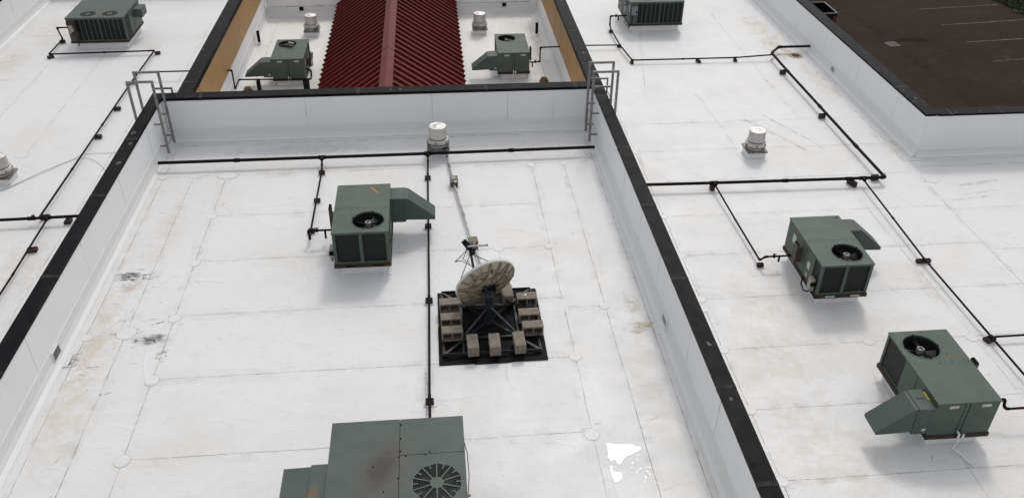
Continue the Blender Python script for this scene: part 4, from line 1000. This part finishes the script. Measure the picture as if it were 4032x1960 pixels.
# ------------------------------------------------------------------ gas pipes
def gas_pipe(label, runs, r, z, mat='black', valves=(), branches=()):
    """runs: list of polylines of (x, y, z offset above the given level)"""
    p0 = runs[0][0]
    t = thing('gas_pipe', label, 'pipe', (p0[0], p0[1], z), 0, 'black gas pipes')
    L = lambda p: (p[0]-p0[0], p[1]-p0[1], (p[2] if len(p) > 2 else 0))
    for run in runs:
        rr = r
        pts = [L(p) for p in run]
        mb = MB()
        for a, b in zip(pts, pts[1:]):
            mb.cyl(a, b, rr, 10, 0)
            A_, B_ = Vector(a), Vector(b); L_ = (B_-A_).length
            if L_ > 3.2:
                for k_ in range(1, int(L_/2.9)+1):
                    c_ = A_+(B_-A_)*(k_/(int(L_/2.9)+1)+random.uniform(-.03, .03)); dd = (B_-A_).normalized()*rr*1.7
                    mb.cyl(c_-dd, c_+dd, rr*1.28, 10, 0)
        mb.build('pipe_run', mat, t)
        for i in range(1, len(pts)-1):
            p = Vector(pts[i]); a = (Vector(pts[i-1])-p).normalized(); b = (Vector(pts[i+1])-p).normalized()
            mb = MB(); k = rr*2.6
            if a.dot(b) > -.97:
                mb.tube([p+a*k, p+a*k*.35+b*k*.08, p+b*k*.35+a*k*.08, p+b*k], rr*1.28, 10, 0); mb.build('elbow', mat, t)
            else:
                mb.cyl(p+a*k*.8, p+b*k*.8, rr*1.25, 10, 0); mb.build('coupling', mat, t)
    for (p, d) in branches:
        p = Vector(L(p)); d = Vector(d); mb = MB(); o = Vector((-d.y, d.x, 0))
        mb.cyl(p-o*rr*2.2, p+o*rr*2.2, rr*1.3, 10, 0); mb.cyl(p, p+d*rr*3, rr*1.1, 10, 0); mb.build('tee', mat, t)
    for p in valves:
        p = Vector(L(p)); mb = MB(); mb.lathe(p-Vector((0, 0, r*1.6)), [(r*.9, 0), (r*1.7, r*.8), (r*1.7, r*2.4), (r*.8, r*3.2), (r*.5, r*4.2)], 12, 0); mb.bar(p+Vector((-.05, 0, r*2.8)), p+Vector((.05, 0, r*2.8)), .016, .012, 0); mb.build('valve', mat, t)
    return t
RB, RS = .040, .024
gas_pipe('thick black gas pipe across the far end of the middle roof', [[(-7.22, 20.30, .22), (-3.03, 20.30, .22), (-.27, 20.31, .22), (4.22, 20.35, .22)]], .043, 0, 'black',
         branches=[((-3.03, 20.30, .22), (0, -1, 0)), ((-.27, 20.31, .22), (0, -1, 0))])
gas_pipe('thin gas pipe to the rust-streaked air conditioner', [[(-3.03, 20.26, .21), (-3.02, 20.0, .16), (-3.0, 19.79, .13), (-3.0, 16.72, .13), (-2.98, 16.55, .13), (-3.0, 16.55, .36), (-2.30, 16.55, .36)], [(-2.62, 16.55, .36), (-2.62, 16.55, .14)]], RS, 0, 'brown_pipe', valves=[(-2.80, 16.55, .36)])
gas_pipe('thin gas pipe running past the satellite dish to the nearest unit', [[(-.27, 20.26, .21), (-.27, 20.0, .15), (-.28, 19.36, .13), (-.31, 14.21, .13), (-.34, 11.27, .13), (-.33, 9.8, .13)]], RS, 0, 'brown_pipe')
ZL = G
gas_pipe('thick black gas pipe crossing the left roof to the left parapet', [[(-13.0, 19.28, .20), (-10.0, 19.35, .20), (-7.65, 19.42, .20)]], RB, ZL, 'black', branches=[((-9.92, 19.355, .20), (0, -1, 0)), ((-10.3, 19.34, .20), (0, 1, 0))])
gas_pipe('thin gas pipe leaving the left roof header toward the lower left', [[(-9.92, 19.30, .18), (-9.90, 17.0, .14), (-9.86, 10.0, .14)]], RS, ZL, 'brown_pipe')
gas_pipe('black gas pipe from the left roof header past the ladder to the big unit', [[(-10.14, 19.4, .18), (-10.16, 27.51, .14), (-10.15, 28.5, .14), (-10.10, 30.83, .14), (-13.75, 30.73, .14), (-13.76, 32.22, .14), (-13.95, 32.45, .50), (-13.45, 32.45, .50)]], RS+.004, ZL, 'black')
gas_pipe('thin gas pipe branching to the left tan court wall', [[(-10.15, 28.5, .16), (-10.15, 28.5, .28), (-6.97, 28.48, .28)]], RS, ZL, 'black')
gas_pipe('thick black gas pipe turning three corners on the right roof', [[(4.70, 19.83, .22), (7.47, 19.77, .22), (11.30, 19.72, .22), (12.34, 19.72, .22), (12.32, 21.6, .22), (12.30, 27.2, .22), (12.32, 28.9, .22), (12.78, 29.46, .22), (13.98, 29.46, .22)]], RB+.004, G, 'black', branches=[((7.5, 19.77, .22), (0, -1, 0)), ((11.7, 19.72, .22), (0, -1, 0))])
gas_pipe('thin gas pipe to the slatted unit at the top of the right roof', [[(12.30, 28.78, .20), (10.9, 28.72, .15), (7.11, 28.76, .14), (6.96, 30.20, .14), (6.93, 31.89, .14), (6.98, 32.4, .14), (6.98, 32.4, .50), (7.66, 32.4, .50)], [(7.3, 32.4, .50), (7.3, 32.4, .30)]], RS+.003, G, 'black', valves=[(7.2, 32.4, .50)])
gas_pipe('thin gas pipe from the right court wall over the right roof', [[(4.66, 30.28, .16), (6.96, 30.20, .16)]], RS, G, 'black')
gas_pipe('thin gas pipe to the air conditioner with the hood pointing right', [[(7.5, 19.72, .20), (7.55, 18.0, .14), (7.58, 16.2, .14), (7.64, 16.05, .34), (8.27, 16.05, .34)], [(7.98, 16.05, .34), (7.98, 16.05, .18)]], RS, G, 'black', valves=[(7.85, 16.05, .34)])
gas_pipe('long thin gas pipe down the right side of the right roof', [[(11.70, 19.68, .20), (11.58, 15.92, .14), (11.60, 13.02, .14), (11.64, 9.5, .14)], [(11.60, 13.03, .14), (13.4, 13.05, .14)]], RS, G, 'brown_pipe')
gas_pipe('short gas pipe joining the nearest right unit at the right edge', [[(9.82, 10.87, .50), (10.50, 10.87, .50), (10.46, 10.80, .40), (10.46, 10.72, .40), (12.6, 10.72, .40)]], RS, G, 'brown_pipe')
gas_pipe('thin gas pipe from the left tan court wall on black legs', [[(-6.60, 26.55, 1.06), (-6.45, 26.55, 1.06), (-6.45, 26.55, .42), (-6.45, 27.30, .42), (-4.10, 27.18, .42), (-4.10, 27.45, .42), (-4.10, 27.45, .62), (-4.30, 27.60, .62)]], RS, G, 'black')
gas_pipe('thin gas pipe from the right tan court wall', [[(3.18, 27.95, .50), (3.66, 27.95, .50), (3.66, 27.95, 1.02), (4.33, 27.98, 1.02)], [(3.40, 27.95, .50), (3.40, 27.95, .32)]], RS, G, 'black', valves=[(3.5, 27.95, .5)])
for x, y, lb in ((-5.83, 27.24, 'leaning black rubber leg under the court pipe beside the hood'), (-4.27, 27.22, 'wide black rubber leg under the court pipe end near the red roof')):
    t = thing('pipe_support', lb, 'pipe support', (x, y, G), 0, 'black legs under the court pipe')
    w = .06 if x < -5 else .10
    mb = MB(); mb.box((-w, -.06, .012), (w, .06, .385)); mb.build('post', 'black_rubber', t, .01)
    mb = MB(); mb.box((-w-.04, -.10, 0.002), (w+.04, .10, .012)); mb.build('pad', 'flash', t)

# timber and rubber blocks under the pipes
def support(label, x, y, z, rz=0.0, mat='block', w=.15, d=.11, h=.105, pad=True, grp='pipe support blocks'):
    t = thing('pipe_support', label, 'pipe support', (x, y, z), rz, grp)
    mb = MB(); c = .02
    mb.prism([(-d/2, .012), (d/2, .012), (d/2, h-c), (d/2-c, h), (-d/2+c, h), (-d/2, h-c)], 'x', -w/2, w/2, 0)
    mb.build('block', mat, t, .004)
    if pad:
        mb = MB(); mb.box((-w/2-.05, -d/2-.03, .002), (w/2+.05, d/2+.01, .010)); mb.build('pad', 'flash', t)
    mb = MB(); mb.bar((-w/2+.02, 0, h+.003), (w/2-.02, 0, h+.003), .03, .006, 0); mb.build('strap', 'gap', t)
    return t
S = support
S('block under the thin left pipe of the middle roof, closest to the thick pipe', -3.01, 19.78, 0)
S('block under the thin left pipe of the middle roof, halfway to the air conditioner', -3.0, 18.38, 0)
S('block under the thin pipe beside the rust-streaked air conditioner, at its elbow', -3.0, 17.02, 0)
S('block under the long thin pipe, level with the conduit block nearest the fan', -.285, 19.30, 0)
S('block under the long thin pipe, below the tip of the air conditioner hood', -.30, 17.02, 0)
S('block under the long thin pipe, beside the corner of the satellite dish mat', -.315, 14.17, 0)
S('reddish brown block under the long thin pipe, closest to the bottom unit', -.34, 11.22, 0, mat='block_rust')
t = thing('loose_block', 'rusty brown block showing behind the bottom air conditioner', 'block', (0, 10.18, 0)); mb = MB(); mb.box((-.13, -.06, .0), (.13, .06, .14)); mb.build('block', 'block_rust', t, .004)
t.location = (.03, 10.15, 0)
S('block at the gas elbow beside the big unit on the left roof', -13.78, 32.2, G, .3, w=.19, d=.16)
S('block at the left corner of the pipe in front of the upper left big unit', -13.70, 30.68, G, .8, w=.19, d=.16)
S('block at the right corner of the pipe in front of the upper left big unit', -10.0, 30.82, G, .2, w=.19, d=.16)
S('block behind the hoops of the left ladder where the pipe branches', -10.14, 28.2, G, .2, w=.19, d=.16)
S('upper block under the left roof pipe beside the left parapet below the ladder', -10.11, 26.10, G, .1, w=.20, d=.16)
S('lower block under the left roof pipe, above the loose cable', -10.12, 24.14, G, .1, w=.20, d=.16)
S('block at the junction of the two pipes on the left roof', -10.10, 19.62, G, .1, w=.20, d=.16)
S('block under the thick left roof pipe, touching the left parapet shadow', -9.46, 19.38, G, 1.57, w=.20, d=.16)
S('rusty block under the thin pipe at the lower left edge', -9.89, 18.12, G, .1, 'block_rust', w=.22, d=.16)
S('block on the pipe left of the slatted unit at the top', 6.94, 31.9, G, pad=True)
S('block at the pipe junction above the right ladder', 6.96, 30.36, G)
S('block at the corner of the thin pipe above the right ladder', 7.11, 28.76, G, 1.57)
S('wide block under the thin horizontal pipe right of the ladder', 9.55, 28.72, G, 1.9, w=.20)
S('small block under the thin horizontal pipe near the bent pipe', 10.92, 28.72, G, 1.57)
S('block under the slanting thick pipe near the grey scupper mouth', 12.24, 27.45, G, 0, h=.17, w=.20)
S('block under the slanting thick pipe, midway along the outer parapet', 12.24, 23.9, G, 0, h=.17, w=.20)
S('block at the corner where the thick right roof pipe turns', 12.18, 19.95, G, 0, h=.17, w=.20)
S('long block under the thick right roof pipe near its corner', 11.42, 19.72, G, 1.9, h=.17, w=.30)
S('block under the thick right roof pipe where a thin pipe drops off', 7.46, 19.77, G, 1.57, h=.17, w=.18)
S('block at the gas elbow left of the unit whose hood points right', 7.58, 16.12, G)
S('long block under the thin pipe between the two right roof units', 11.60, 15.98, G, w=.34, mat='block')
S('block at the tee of the thin pipe near the right edge', 11.60, 13.06, G, .3, w=.22, d=.16)

# ------------------------------------------------------------------ ladders
def crossover_ladder(label, xi, xo, ya, yb, zt, zin, zout, sgn, wall_x):
    """hoops over the parapet: xi inner rail x, xo outer rail x, rails at ya and yb"""
    t = thing('roof_ladder', label, 'ladder', ((xi+xo)/2, (ya+yb)/2, 0), 0, 'steel crossover ladders')
    ox, oy = t.location.x, t.location.y
    for y in (ya, yb):
        mb = MB(); w, h = .030, .065
        mb.bar((xi-ox, y-oy, zin), (xi-ox, y-oy, zt), h, w, 0, (0, 1, 0)); mb.bar((xo-ox, y-oy, zout), (xo-ox, y-oy, zt), h, w, 0, (0, 1, 0))
        a, b = sorted((xi-ox, xo-ox)); mb.box((a-.033, y-oy-.016, zt-.03), (b+.033, y-oy+.016, zt+.03))
        mb.build('side_rail', 'galv', t)
    for x, z0, z1 in ((xi, zin+.2, 1.1), (xo, zout+.15, 1.1)):
        z = z0
        while z < z1:
            mb = MB(); mb.cyl((x-ox, ya-oy, z), (x-ox, yb-oy, z), .013, 8, 0); mb.build('rung', 'galv', t); z += .30
    for z in (.32, .95):
        for y in (ya, yb):
            mb = MB(); a, b = sorted((xi-ox, wall_x-ox)); mb.box((a, y-oy+.018, z-.02), (b, y-oy+.026, z+.03)); mb.build('wall_bracket', 'galv', t)
    return t
crossover_ladder('grey steel ladder hooped over the left end of the far parapet', -7.13, -7.74, 21.02, 21.65, 2.15, .12, -.8, 1, -7.33)
crossover_ladder('grey steel ladder hooped over the right end of the far parapet', 4.17, 4.82, 20.87, 21.5, 2.15, .12, -.8, -1, 4.39)
def grab_rail(label, x0, x1, ys, z, zl, zr):
    t = thing('grab_rail', label, 'rail', ((x0+x1)/2, ys[0], 0), 0, 'low grab rails behind the ladders')
    for y in ys:
        mb = MB(); a, b, yy = x0-t.location.x, x1-t.location.x, y-ys[0]
        mb.box((a, yy-.015, z-.025), (b, yy+.015, z+.025)); mb.box((a, yy-.015, zl), (a+.045, yy+.015, z-.025)); mb.box((b-.045, yy-.015, zr), (b, yy+.015, z-.025)); mb.build('hoop', 'galv', t)
    mb = MB(); mb.cyl((b-.02, 0, z-.35 if zr < 0 else z-.02), (b-.02, ys[-1]-ys[0]+.001, z-.35 if zr < 0 else z-.02), .012, 8, 0)
    if len(ys) > 1: mb.build('cross_bar', 'galv', t)
    return t
grab_rail('low grab rail behind the left ladder on the far parapet', -7.60, -7.08, [22.33], 1.40, 1.28, .9)
grab_rail('low pair of grab rails behind the right ladder at the parapet end', 4.36, 4.87, [21.68, 22.24], 1.37, 1.283, -.4)

# ------------------------------------------------------------------ satellite dish on its ballasted frame
t = thing('satellite_dish', 'round satellite dish with beige ribbed back on a steel mast', 'satellite dish', (.88, 13.38, .03))
mb = MB()                                                # ground frame
A, B = .93, .98
for p, q in (((-A, -B), (A, -B)), ((A, -B), (A, B)), ((A, B), (-A, B)), ((-A, B), (-A, -B))):
    mb.bar((*p, .045), (*q, .045), .05, .012, 0); mb.bar((*p, .07), (*q, .07), .008, .06, 0)
for sx in (-1, 1):
    for sy in (-1, 1):
        mb.bar((sx*A, sy*B, .06), (sx*.05, sy*.05, .06), .05, .03, 0)
for s_ in (-1, 1): mb.bar((-A, s_*.5, .045), (A, s_*.5, .045), .045, .03, 0); mb.bar((s_*.55, -B, .045), (s_*.55, B, .045), .045, .03, 0)
mb.build('ground_frame', 'frame', t)
mb = MB(); mb.cyl((0, 0, .03), (0, 0, .66), .045, 14, 0); mb.cyl((0, 0, .02), (0, 0, .05), .12, 12, 0); mb.build('mast', 'mount', t)
for sx in (-1, 1):
    for sy in (-1, 1):
        mb = MB(); mb.bar((sx*.52, sy*.46, .07), (0, 0, .42), .045, .03, 0); mb.build('brace', 'mount', t)
nrm = Vector((-.33, .88, .37)).normalized()
ctr = Vector((-.03, .28, .77))
ex = nrm.cross(Vector((0, 0, 1))).normalized(); ez = ex.cross(nrm).normalized()
RX, RZ, DEP = .62, .68, .14
def dp(u, v, off=0.0):                                   # point on the paraboloid, u, v in unit disc
    return ctr + ex*RX*u + ez*RZ*v + nrm*(DEP*(u*u+v*v)-DEP*.5+off)
mb = MB(); nr, na = 8, 44
def shell(off, m, flip):
    vs = [dp(0, 0, off)]; fs = []
    for i in range(1, nr+1):
        for j in range(na): a = 2*math.pi*j/na; vs.append(dp(i/nr*math.cos(a), i/nr*math.sin(a), off))
    for j in range(na): fs.append((0, 1+j, 1+(j+1) % na))
    for i in range(nr-1):
        for j in range(na): a = 1+i*na; fs.append((a+j, a+na+j, a+na+(j+1) % na, a+(j+1) % na))
    mb.add(vs, [tuple(reversed(f)) for f in fs] if flip else fs, m, True)
shell(.006, 0, False); shell(-.006, 1, True)
rim = []
for j in range(na):
    a = 2*math.pi*j/na; c_, s_ = math.cos(a), math.sin(a)
    rim += [dp(c_, s_, .012), dp(c_*1.02, s_*1.02, .008), dp(c_*1.02, s_*1.02, -.035), dp(c_*.985, s_*.985, -.035)]
mb.add(rim, [(4*j+k, 4*j+(k+1) % 4, 4*((j+1) % na)+(k+1) % 4, 4*((j+1) % na)+k) for j in range(na) for k in range(4)], 0)
dish = mb.build('reflector', ['dish_front', 'dish_back'], t)
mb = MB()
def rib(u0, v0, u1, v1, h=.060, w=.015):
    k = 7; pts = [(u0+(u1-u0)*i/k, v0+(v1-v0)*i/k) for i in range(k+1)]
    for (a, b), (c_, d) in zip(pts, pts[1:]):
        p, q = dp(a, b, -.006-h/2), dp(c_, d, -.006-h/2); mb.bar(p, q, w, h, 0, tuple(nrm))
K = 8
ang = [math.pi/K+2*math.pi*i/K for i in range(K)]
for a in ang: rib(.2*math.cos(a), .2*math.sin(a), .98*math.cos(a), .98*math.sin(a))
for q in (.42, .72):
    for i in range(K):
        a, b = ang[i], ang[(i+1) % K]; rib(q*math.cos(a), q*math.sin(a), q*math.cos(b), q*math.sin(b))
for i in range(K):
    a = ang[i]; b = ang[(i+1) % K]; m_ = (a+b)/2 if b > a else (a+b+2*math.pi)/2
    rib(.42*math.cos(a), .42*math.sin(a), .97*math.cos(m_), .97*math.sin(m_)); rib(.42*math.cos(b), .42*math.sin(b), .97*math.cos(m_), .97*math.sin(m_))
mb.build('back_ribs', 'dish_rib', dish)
mb = MB(); back = ctr - nrm*(DEP*.5+.03)
mb.obox(back - nrm*.02, ex*.11, ez*.10, nrm*.012, 0)
for sx in (-1, 1): mb.obox(back+ex*sx*.10-nrm*.07, ex*.008, ez*.12, nrm*.06, 0)
for sx in (-1, 1): mb.obox(back+ex*sx*.13-nrm*.035+ez*.02, ex*.03, ez*.08, nrm*.008, 0)
mb.obox(Vector((0, 0, .62)), (.075, 0, 0), (0, .06, .015), (0, -.02, .10), 0)
mb.build('tilt_bracket', 'mount', t, .004)
feed = ctr + nrm*.80 - ex*.03 + ez*.10
low = dp(-.05, -.97, 0)
fd = MB(); fd.bar(low, feed - nrm*.02 - ez*.06, .045, .035, 0); arm = fd.build('feed_arm', 'mount', t)
for sx in (-1, 1):
    mb = MB(); mb.cyl(dp(sx*.97, .1, 0), feed-ez*.10-nrm*.05+ex*sx*.02, .009, 6, 0); mb.build('support_strut', 'mount', t)
mb = MB(); mb.cyl(feed+nrm*.02, feed-nrm*.09, .03, 14, 0, .058); mb.cyl(feed-nrm*.09, feed-nrm*.105, .064, 16, 0)
ax = (nrm*.55+ez*.55-ex*.42).normalized(); b2 = ax.cross(ex).normalized(); b1 = b2.cross(ax).normalized()
mb.obox(feed+ax*.13, ax*.11, b1*.050, b2*.035, 0)
for i in range(5): mb.obox(feed+ax*(.05+.04*i), ax*.005, b1*.054, b2*.040, 0)
mb.cyl(feed+ex*.05-ez*.02, feed+ex*.11-nrm*.02-ez*.02, .03, 10, 0)
fd = mb.build('feed_transmitter', 'black_rubber', t)
mb = MB(); mb.cyl(feed+ax*.06-ex*.04+ez*.05, feed+ex*.36+ez*.01, .022, 12, 0); mb.cyl(feed+ex*.35+ez*.01, feed+ex*.375+ez*.0095, .023, 12, 1); mb.build('receiver_tube', ['grey_plastic', 'gap'], fd)
mb = MB(); mb.tube([feed+ax*.12, feed-ex*.10-ez*.10, feed-ez*.28-ex*.13, feed-ez*.42, feed-ez*.50+ex*.05-nrm*.1], .007, 6, 0)
mb.tube([feed+ax*.05, feed-ez*.2-ex*.22, feed-ez*.30-ex*.30, feed-ez*.33-ex*.15, feed-ez*.46+ex*.04-nrm*.1], .007, 6, 0); mb.build('feed_cable', 'black_rubber', fd)
mb = MB()
for k in range(3):
    mb.tube([(.62+.22*math.cos(a)*(1+.1*k), .48+.16*math.sin(a)*(1+.12*k)+.03*k, .14+.04*math.sin(2*a+k)+.02*k) for a in [i*.45 for i in range(15)]], .008, 6, 0)
mb.tube([(.05, .02, .45), (.25, .2, .25), (.5, .45, .12), (.75, .5, .10)], .008, 6, 0)
mb.build('cable_coil', 'black_rubber', t)

mb = MB()
for i, (xa, xb) in enumerate(((-1.02, -.36), (-.345, .33), (.345, 1.04))):
    for j, (ya, yb) in enumerate(((-1.16, -.03), (-.02, 1.07))):
        mb.box((xa-.02+.01*j, ya-.02-(.02 if i == 1 else 0), 0.003), (xb+.01*j, yb, .018+.003*i+.0015*j), 0)
o = mb.build('rubber_mat', 'mat'); o.location = (.89, 13.38, 0); tag(o, 'black rubber mats laid under the satellite dish frame', 'mat')

def hollow_block(label, x, y, z, rz=0.0, grp='concrete blocks weighing down the dish frame', L=.41, W=.212, H=.222, solid=False, short=False):
    t = thing('concrete_block', label, 'concrete block', (x, y, z), rz, grp)
    mb = MB(); web = .030; n = 1 if short else 2
    L_ = L if not short else .20
    # cores run along local y; two openings show on the long faces
    x0, x1 = -L_/2, L_/2
    mb.box((x0, -W/2, 0), (x1, W/2, web+.002)); mb.box((x0, -W/2, H-web-.002), (x1, W/2, H))
    cw = (L_-web*(n+1))/n
    for i in range(n+1):
        a = x0+i*(cw+web); mb.box((a, -W/2, web+.002), (a+web, W/2, H-web-.002))
    if not short: mb.box((x0+web, .05, web+.002), (x1-web, .064, H-web-.002))  # plate added inside to close the cores so the openings look dark
    mb.build('shell', 'cmu', t, .004)
    mb = MB()
    for i in range(n):
        a = x0+web+i*(cw+web); mb.box((a+.002, -.004, web+.008), (a+cw-.002, .004, H-web-.008))
    return t
ZF = .085
hollow_block('back concrete block of the left row on the dish mat', .10, 13.790, ZF, .03)
hollow_block('middle concrete block of the left row on the dish mat', .115, 13.310, ZF, .02)
hollow_block('front concrete block of the left row with a chipped corner', .125, 12.900, ZF, .03)
hollow_block('back concrete block of the right row, with white splash on top', 1.68, 13.860, ZF, .02)
hollow_block('middle concrete block of the right row on the dish mat', 1.67, 13.340, ZF, .02)
hollow_block('front concrete block of the right row on the dish mat', 1.705, 12.940, ZF, .02)
hollow_block('left concrete block of the front row on the dish mat', .505, 12.520, ZF, math.pi/2+.03)
hollow_block('middle concrete block of the front row on the dish mat', .925, 12.510, ZF, math.pi/2+.02)
hollow_block('right concrete block of the front row on the dish mat', 1.40, 12.530, ZF, math.pi/2+.05)
hollow_block('concrete block behind the right rim of the dish', 1.30, 14.060, ZF, math.pi/2)
hollow_block('concrete block hidden behind the left of the dish', .52, 14.020, ZF, math.pi/2)
t = [o for o in bpy.data.objects if o.get('label', '').endswith('white splash on top')][0]
mb = MB(); mb.add([(-.02+.025*math.cos(a)*random.uniform(.5, 1.3), .02+.035*math.sin(a)*random.uniform(.5, 1.3), .2245) for a in [i*.7 for i in range(9)]], [tuple(range(9))], 0); mb.build('white_splash', 'pvc', t)

# conduit from the fan to the dish, carried by two half blocks
t = thing('conduit', 'grey conduit running from the exhaust fan toward the dish', 'conduit', (.23, 20.45, 0))
mb = MB(); mb.tube([(0, .06, .20), (-.01, 0, .14), (.03, -.35, .10), (.12, -1.4, .10), (.455, -4.25, .10), (.66, -5.4, .08), (.72, -6.2, .08)], .026, 10, 0); mb.build('tube', 'conduit', t)
for p, q in (((.05, -.60, .10), (.06, -.72, .10)), ((.31, -3.0, .10), (.325, -3.12, .10))):
    mb = MB(); mb.cyl(p, q, .034, 10, 0); mb.build('coupling', 'conduit', t)
mb = MB(); mb.box((-.10, .04, .19), (.08, .10, .25)); mb.build('junction_box', 'gap', t)
for lb, x, y, rz in (('half concrete block over the conduit near the exhaust fan, white mark on top', .375, 18.95, 0.0), ('half concrete block over the conduit near the dish feed', .71, 16.12, 0.12)):
    b = hollow_block(lb, x, y, .012, rz, 'half blocks over the conduit', short=True)
    mb = MB(); mb.box((-.16, -.13, -.010), (.16, .11, -.002)); mb.build('pad', 'flash', b)
    if y > 18:
        mb = MB(); mb.box((-.05, -.01, .2225), (.03, .02, .2245)); mb.build('white_mark', 'pvc', b)

# ------------------------------------------------------------------ loose cable, puddle
mb = MB()
def smooth(pts, k=6):
    out = []; P = [pts[0]]+list(pts)+[pts[-1]]
    for i in range(1, len(P)-2):
        a, b, c_, d = (Vector(P[j]) for j in (i-1, i, i+1, i+2))
        for s_ in range(k):
            t_ = s_/k; out.append(.5*((2*b)+(c_-a)*t_+(2*a-5*b+4*c_-d)*t_*t_+(3*b-a-3*c_+d)*t_**3))
    out.append(Vector(P[-2])); return out
zc = G+.012
mb.tube(smooth([(-12.9, 20.2, zc), (-11.81, 21.14, zc), (-11.39, 21.69, zc), (-11.03, 22.18, zc), (-10.47, 22.79, zc), (-10.18, 23.11, zc+.01), (-9.28, 23.14, zc), (-8.2, 23.3, zc)]), .0045, 6, 0)
mb.tube(smooth([(-11.75, 21.14, zc+.01), (-11.0, 22.05, zc+.01), (-10.5, 22.70, zc+.01), (-10.15, 22.86, zc+.01), (-9.85, 22.72, zc+.01), (-9.55, 22.4, zc), (-9.31, 22.0, zc), (-9.2, 21.4, zc)]), .004, 6, 0)
o = mb.build('loose_cable', 'cable'); tag(o, 'thin grey cable lying loose across the left roof', 'cable')

def blob(mb, pts, z, h):
    n = len(pts); P = smooth([(x, y, 0) for x, y in pts+pts[:1]], 4)[:-1]; n = len(P)
    cx = sum(p.x for p in P)/n; cy = sum(p.y for p in P)/n
    top = [(cx+(p.x-cx)*.97, cy+(p.y-cy)*.97, z+h) for p in P]; bot = [(p.x, p.y, z) for p in P]
    mb.add(top, [tuple(range(n))], 0)
    mb.add(top+bot, [((i+1) % n, i, n+i, n+(i+1) % n) for i in range(n)], 0)
mb = MB()
def ragged(pts):
    out = []
    for p, q in zip(pts, pts[1:]+pts[:1]):
        out.append(p)
        for f in (.33, .66):
            out.append((p[0]+(q[0]-p[0])*f+random.uniform(-.012, .012), p[1]+(q[1]-p[1])*f+random.uniform(-.016, .016)))
    return out
blob(mb, ragged([(2.66, 10.02), (2.85, 9.98), (3.08, 9.95), (3.22, 9.88), (3.20, 9.81), (3.08, 9.76), (2.98, 9.73), (2.90, 9.69), (2.84, 9.60), (2.78, 9.52), (2.75, 9.60), (2.71, 9.67), (2.66, 9.60), (2.62, 9.70), (2.64, 9.88)])[::-1], .0055, .003)
blob(mb, ragged([(2.62, 9.52), (2.645, 9.52), (2.66, 9.40), (2.73, 9.36), (2.79, 9.38), (2.76, 9.28), (2.72, 9.20), (2.66, 9.17), (2.62, 9.24)])[::-1], .0055, .003)
for i in range(20):
    x, y, r = random.gauss(3.10, .09), random.gauss(9.45, .16), random.uniform(.005, .016)
    blob(mb, ragged([(x+r*math.cos(a_)*random.uniform(.5, 1.8), y+r*math.sin(a_)*random.uniform(.5, 1.5)) for a_ in (0, 1.2, 2.5, 3.8, 5.0)]) if r > .018 else [(x+r*math.cos(a_)*random.uniform(.5, 1.8), y+r*math.sin(a_)*random.uniform(.5, 1.5)) for a_ in (0, 1.2, 2.5, 3.8, 5.0)], .0055, .003)
o = mb.build('puddle', 'water'); tag(o, 'bright puddle with scattered drops on the middle roof near the right parapet', 'puddle', kind='stuff')

# ------------------------------------------------------------------ truck bed in the parking lot
t = thing('pickup_bed', 'black open truck bed with red tail light behind the outer parapet', 'truck bed', (21.2, 44.95, -6))
w, l = .88, .93; zt = 1.36
mb = MB(); mb.box((-w, -l, .58), (w, l, .66), 0)
mb.box((-w, -l, .66), (-w+.07, l, zt), 0); mb.box((w-.07, -l, .66), (w, l, zt), 0); mb.box((-w+.07, l-.06, .66), (w-.07, l, zt), 0); mb.build('bed', 'truck', t, .01)
mb = MB(); mb.box((-w+.07, -l, .66), (w-.07, -l+.06, zt-.02)); tg = mb.build('tailgate', 'truck', t, .01)
mb = MB(); mb.box((-w+.07, -l, zt-.02), (w-.07, -l+.055, zt+.01)); mb.build('top_trim', 'truck_trim', tg)
mb = MB(); mb.box((-w, -l, zt), (-w+.06, l, zt+.02)); mb.box((w-.06, -l, zt), (w, l, zt+.02)); mb.box((-w+.06, l-.05, zt), (w-.06, l, zt+.02)); mb.build('bed_rail', 'truck_trim', t)
for sx in (-1, 1):
    mb = MB(); a, b = sorted((sx*w, sx*(w-.20))); mb.prism([(a, 1.20), (a, .98) if sx > 0 else (a, 1.0), ((a+b)/2, .88), (b, .92), (b, 1.20)], 'y', -l-.018, -l, 1)
    mb.box((a+.02, -l-.026, 1.09), (b-.02, -l-.018, 1.18), 0); mb.box((a+.035, -l-.026, .95), (b-.03, -l-.018, 1.06), 0); mb.build('tail_light', ['tail_red', 'truck_trim'], t)
mb = MB(); mb.box((-w-.02, -l-.14, .44), (w+.02, -l-.02, .60)); mb.build('bumper', 'truck', t, .02)
for sx in (-1, 1):
    mb = MB(); mb.cyl((sx*(w-.02), .1, .34), (sx*(w-.26), .1, .34), .34, 24, 0); wl = mb.build('wheel', 'tyre', t)
    mb = MB(); mb.cyl((sx*(w-.012), .1, .34), (sx*(w-.03), .1, .34), .2, 16, 0); mb.build('rim', 'truck_trim', wl)
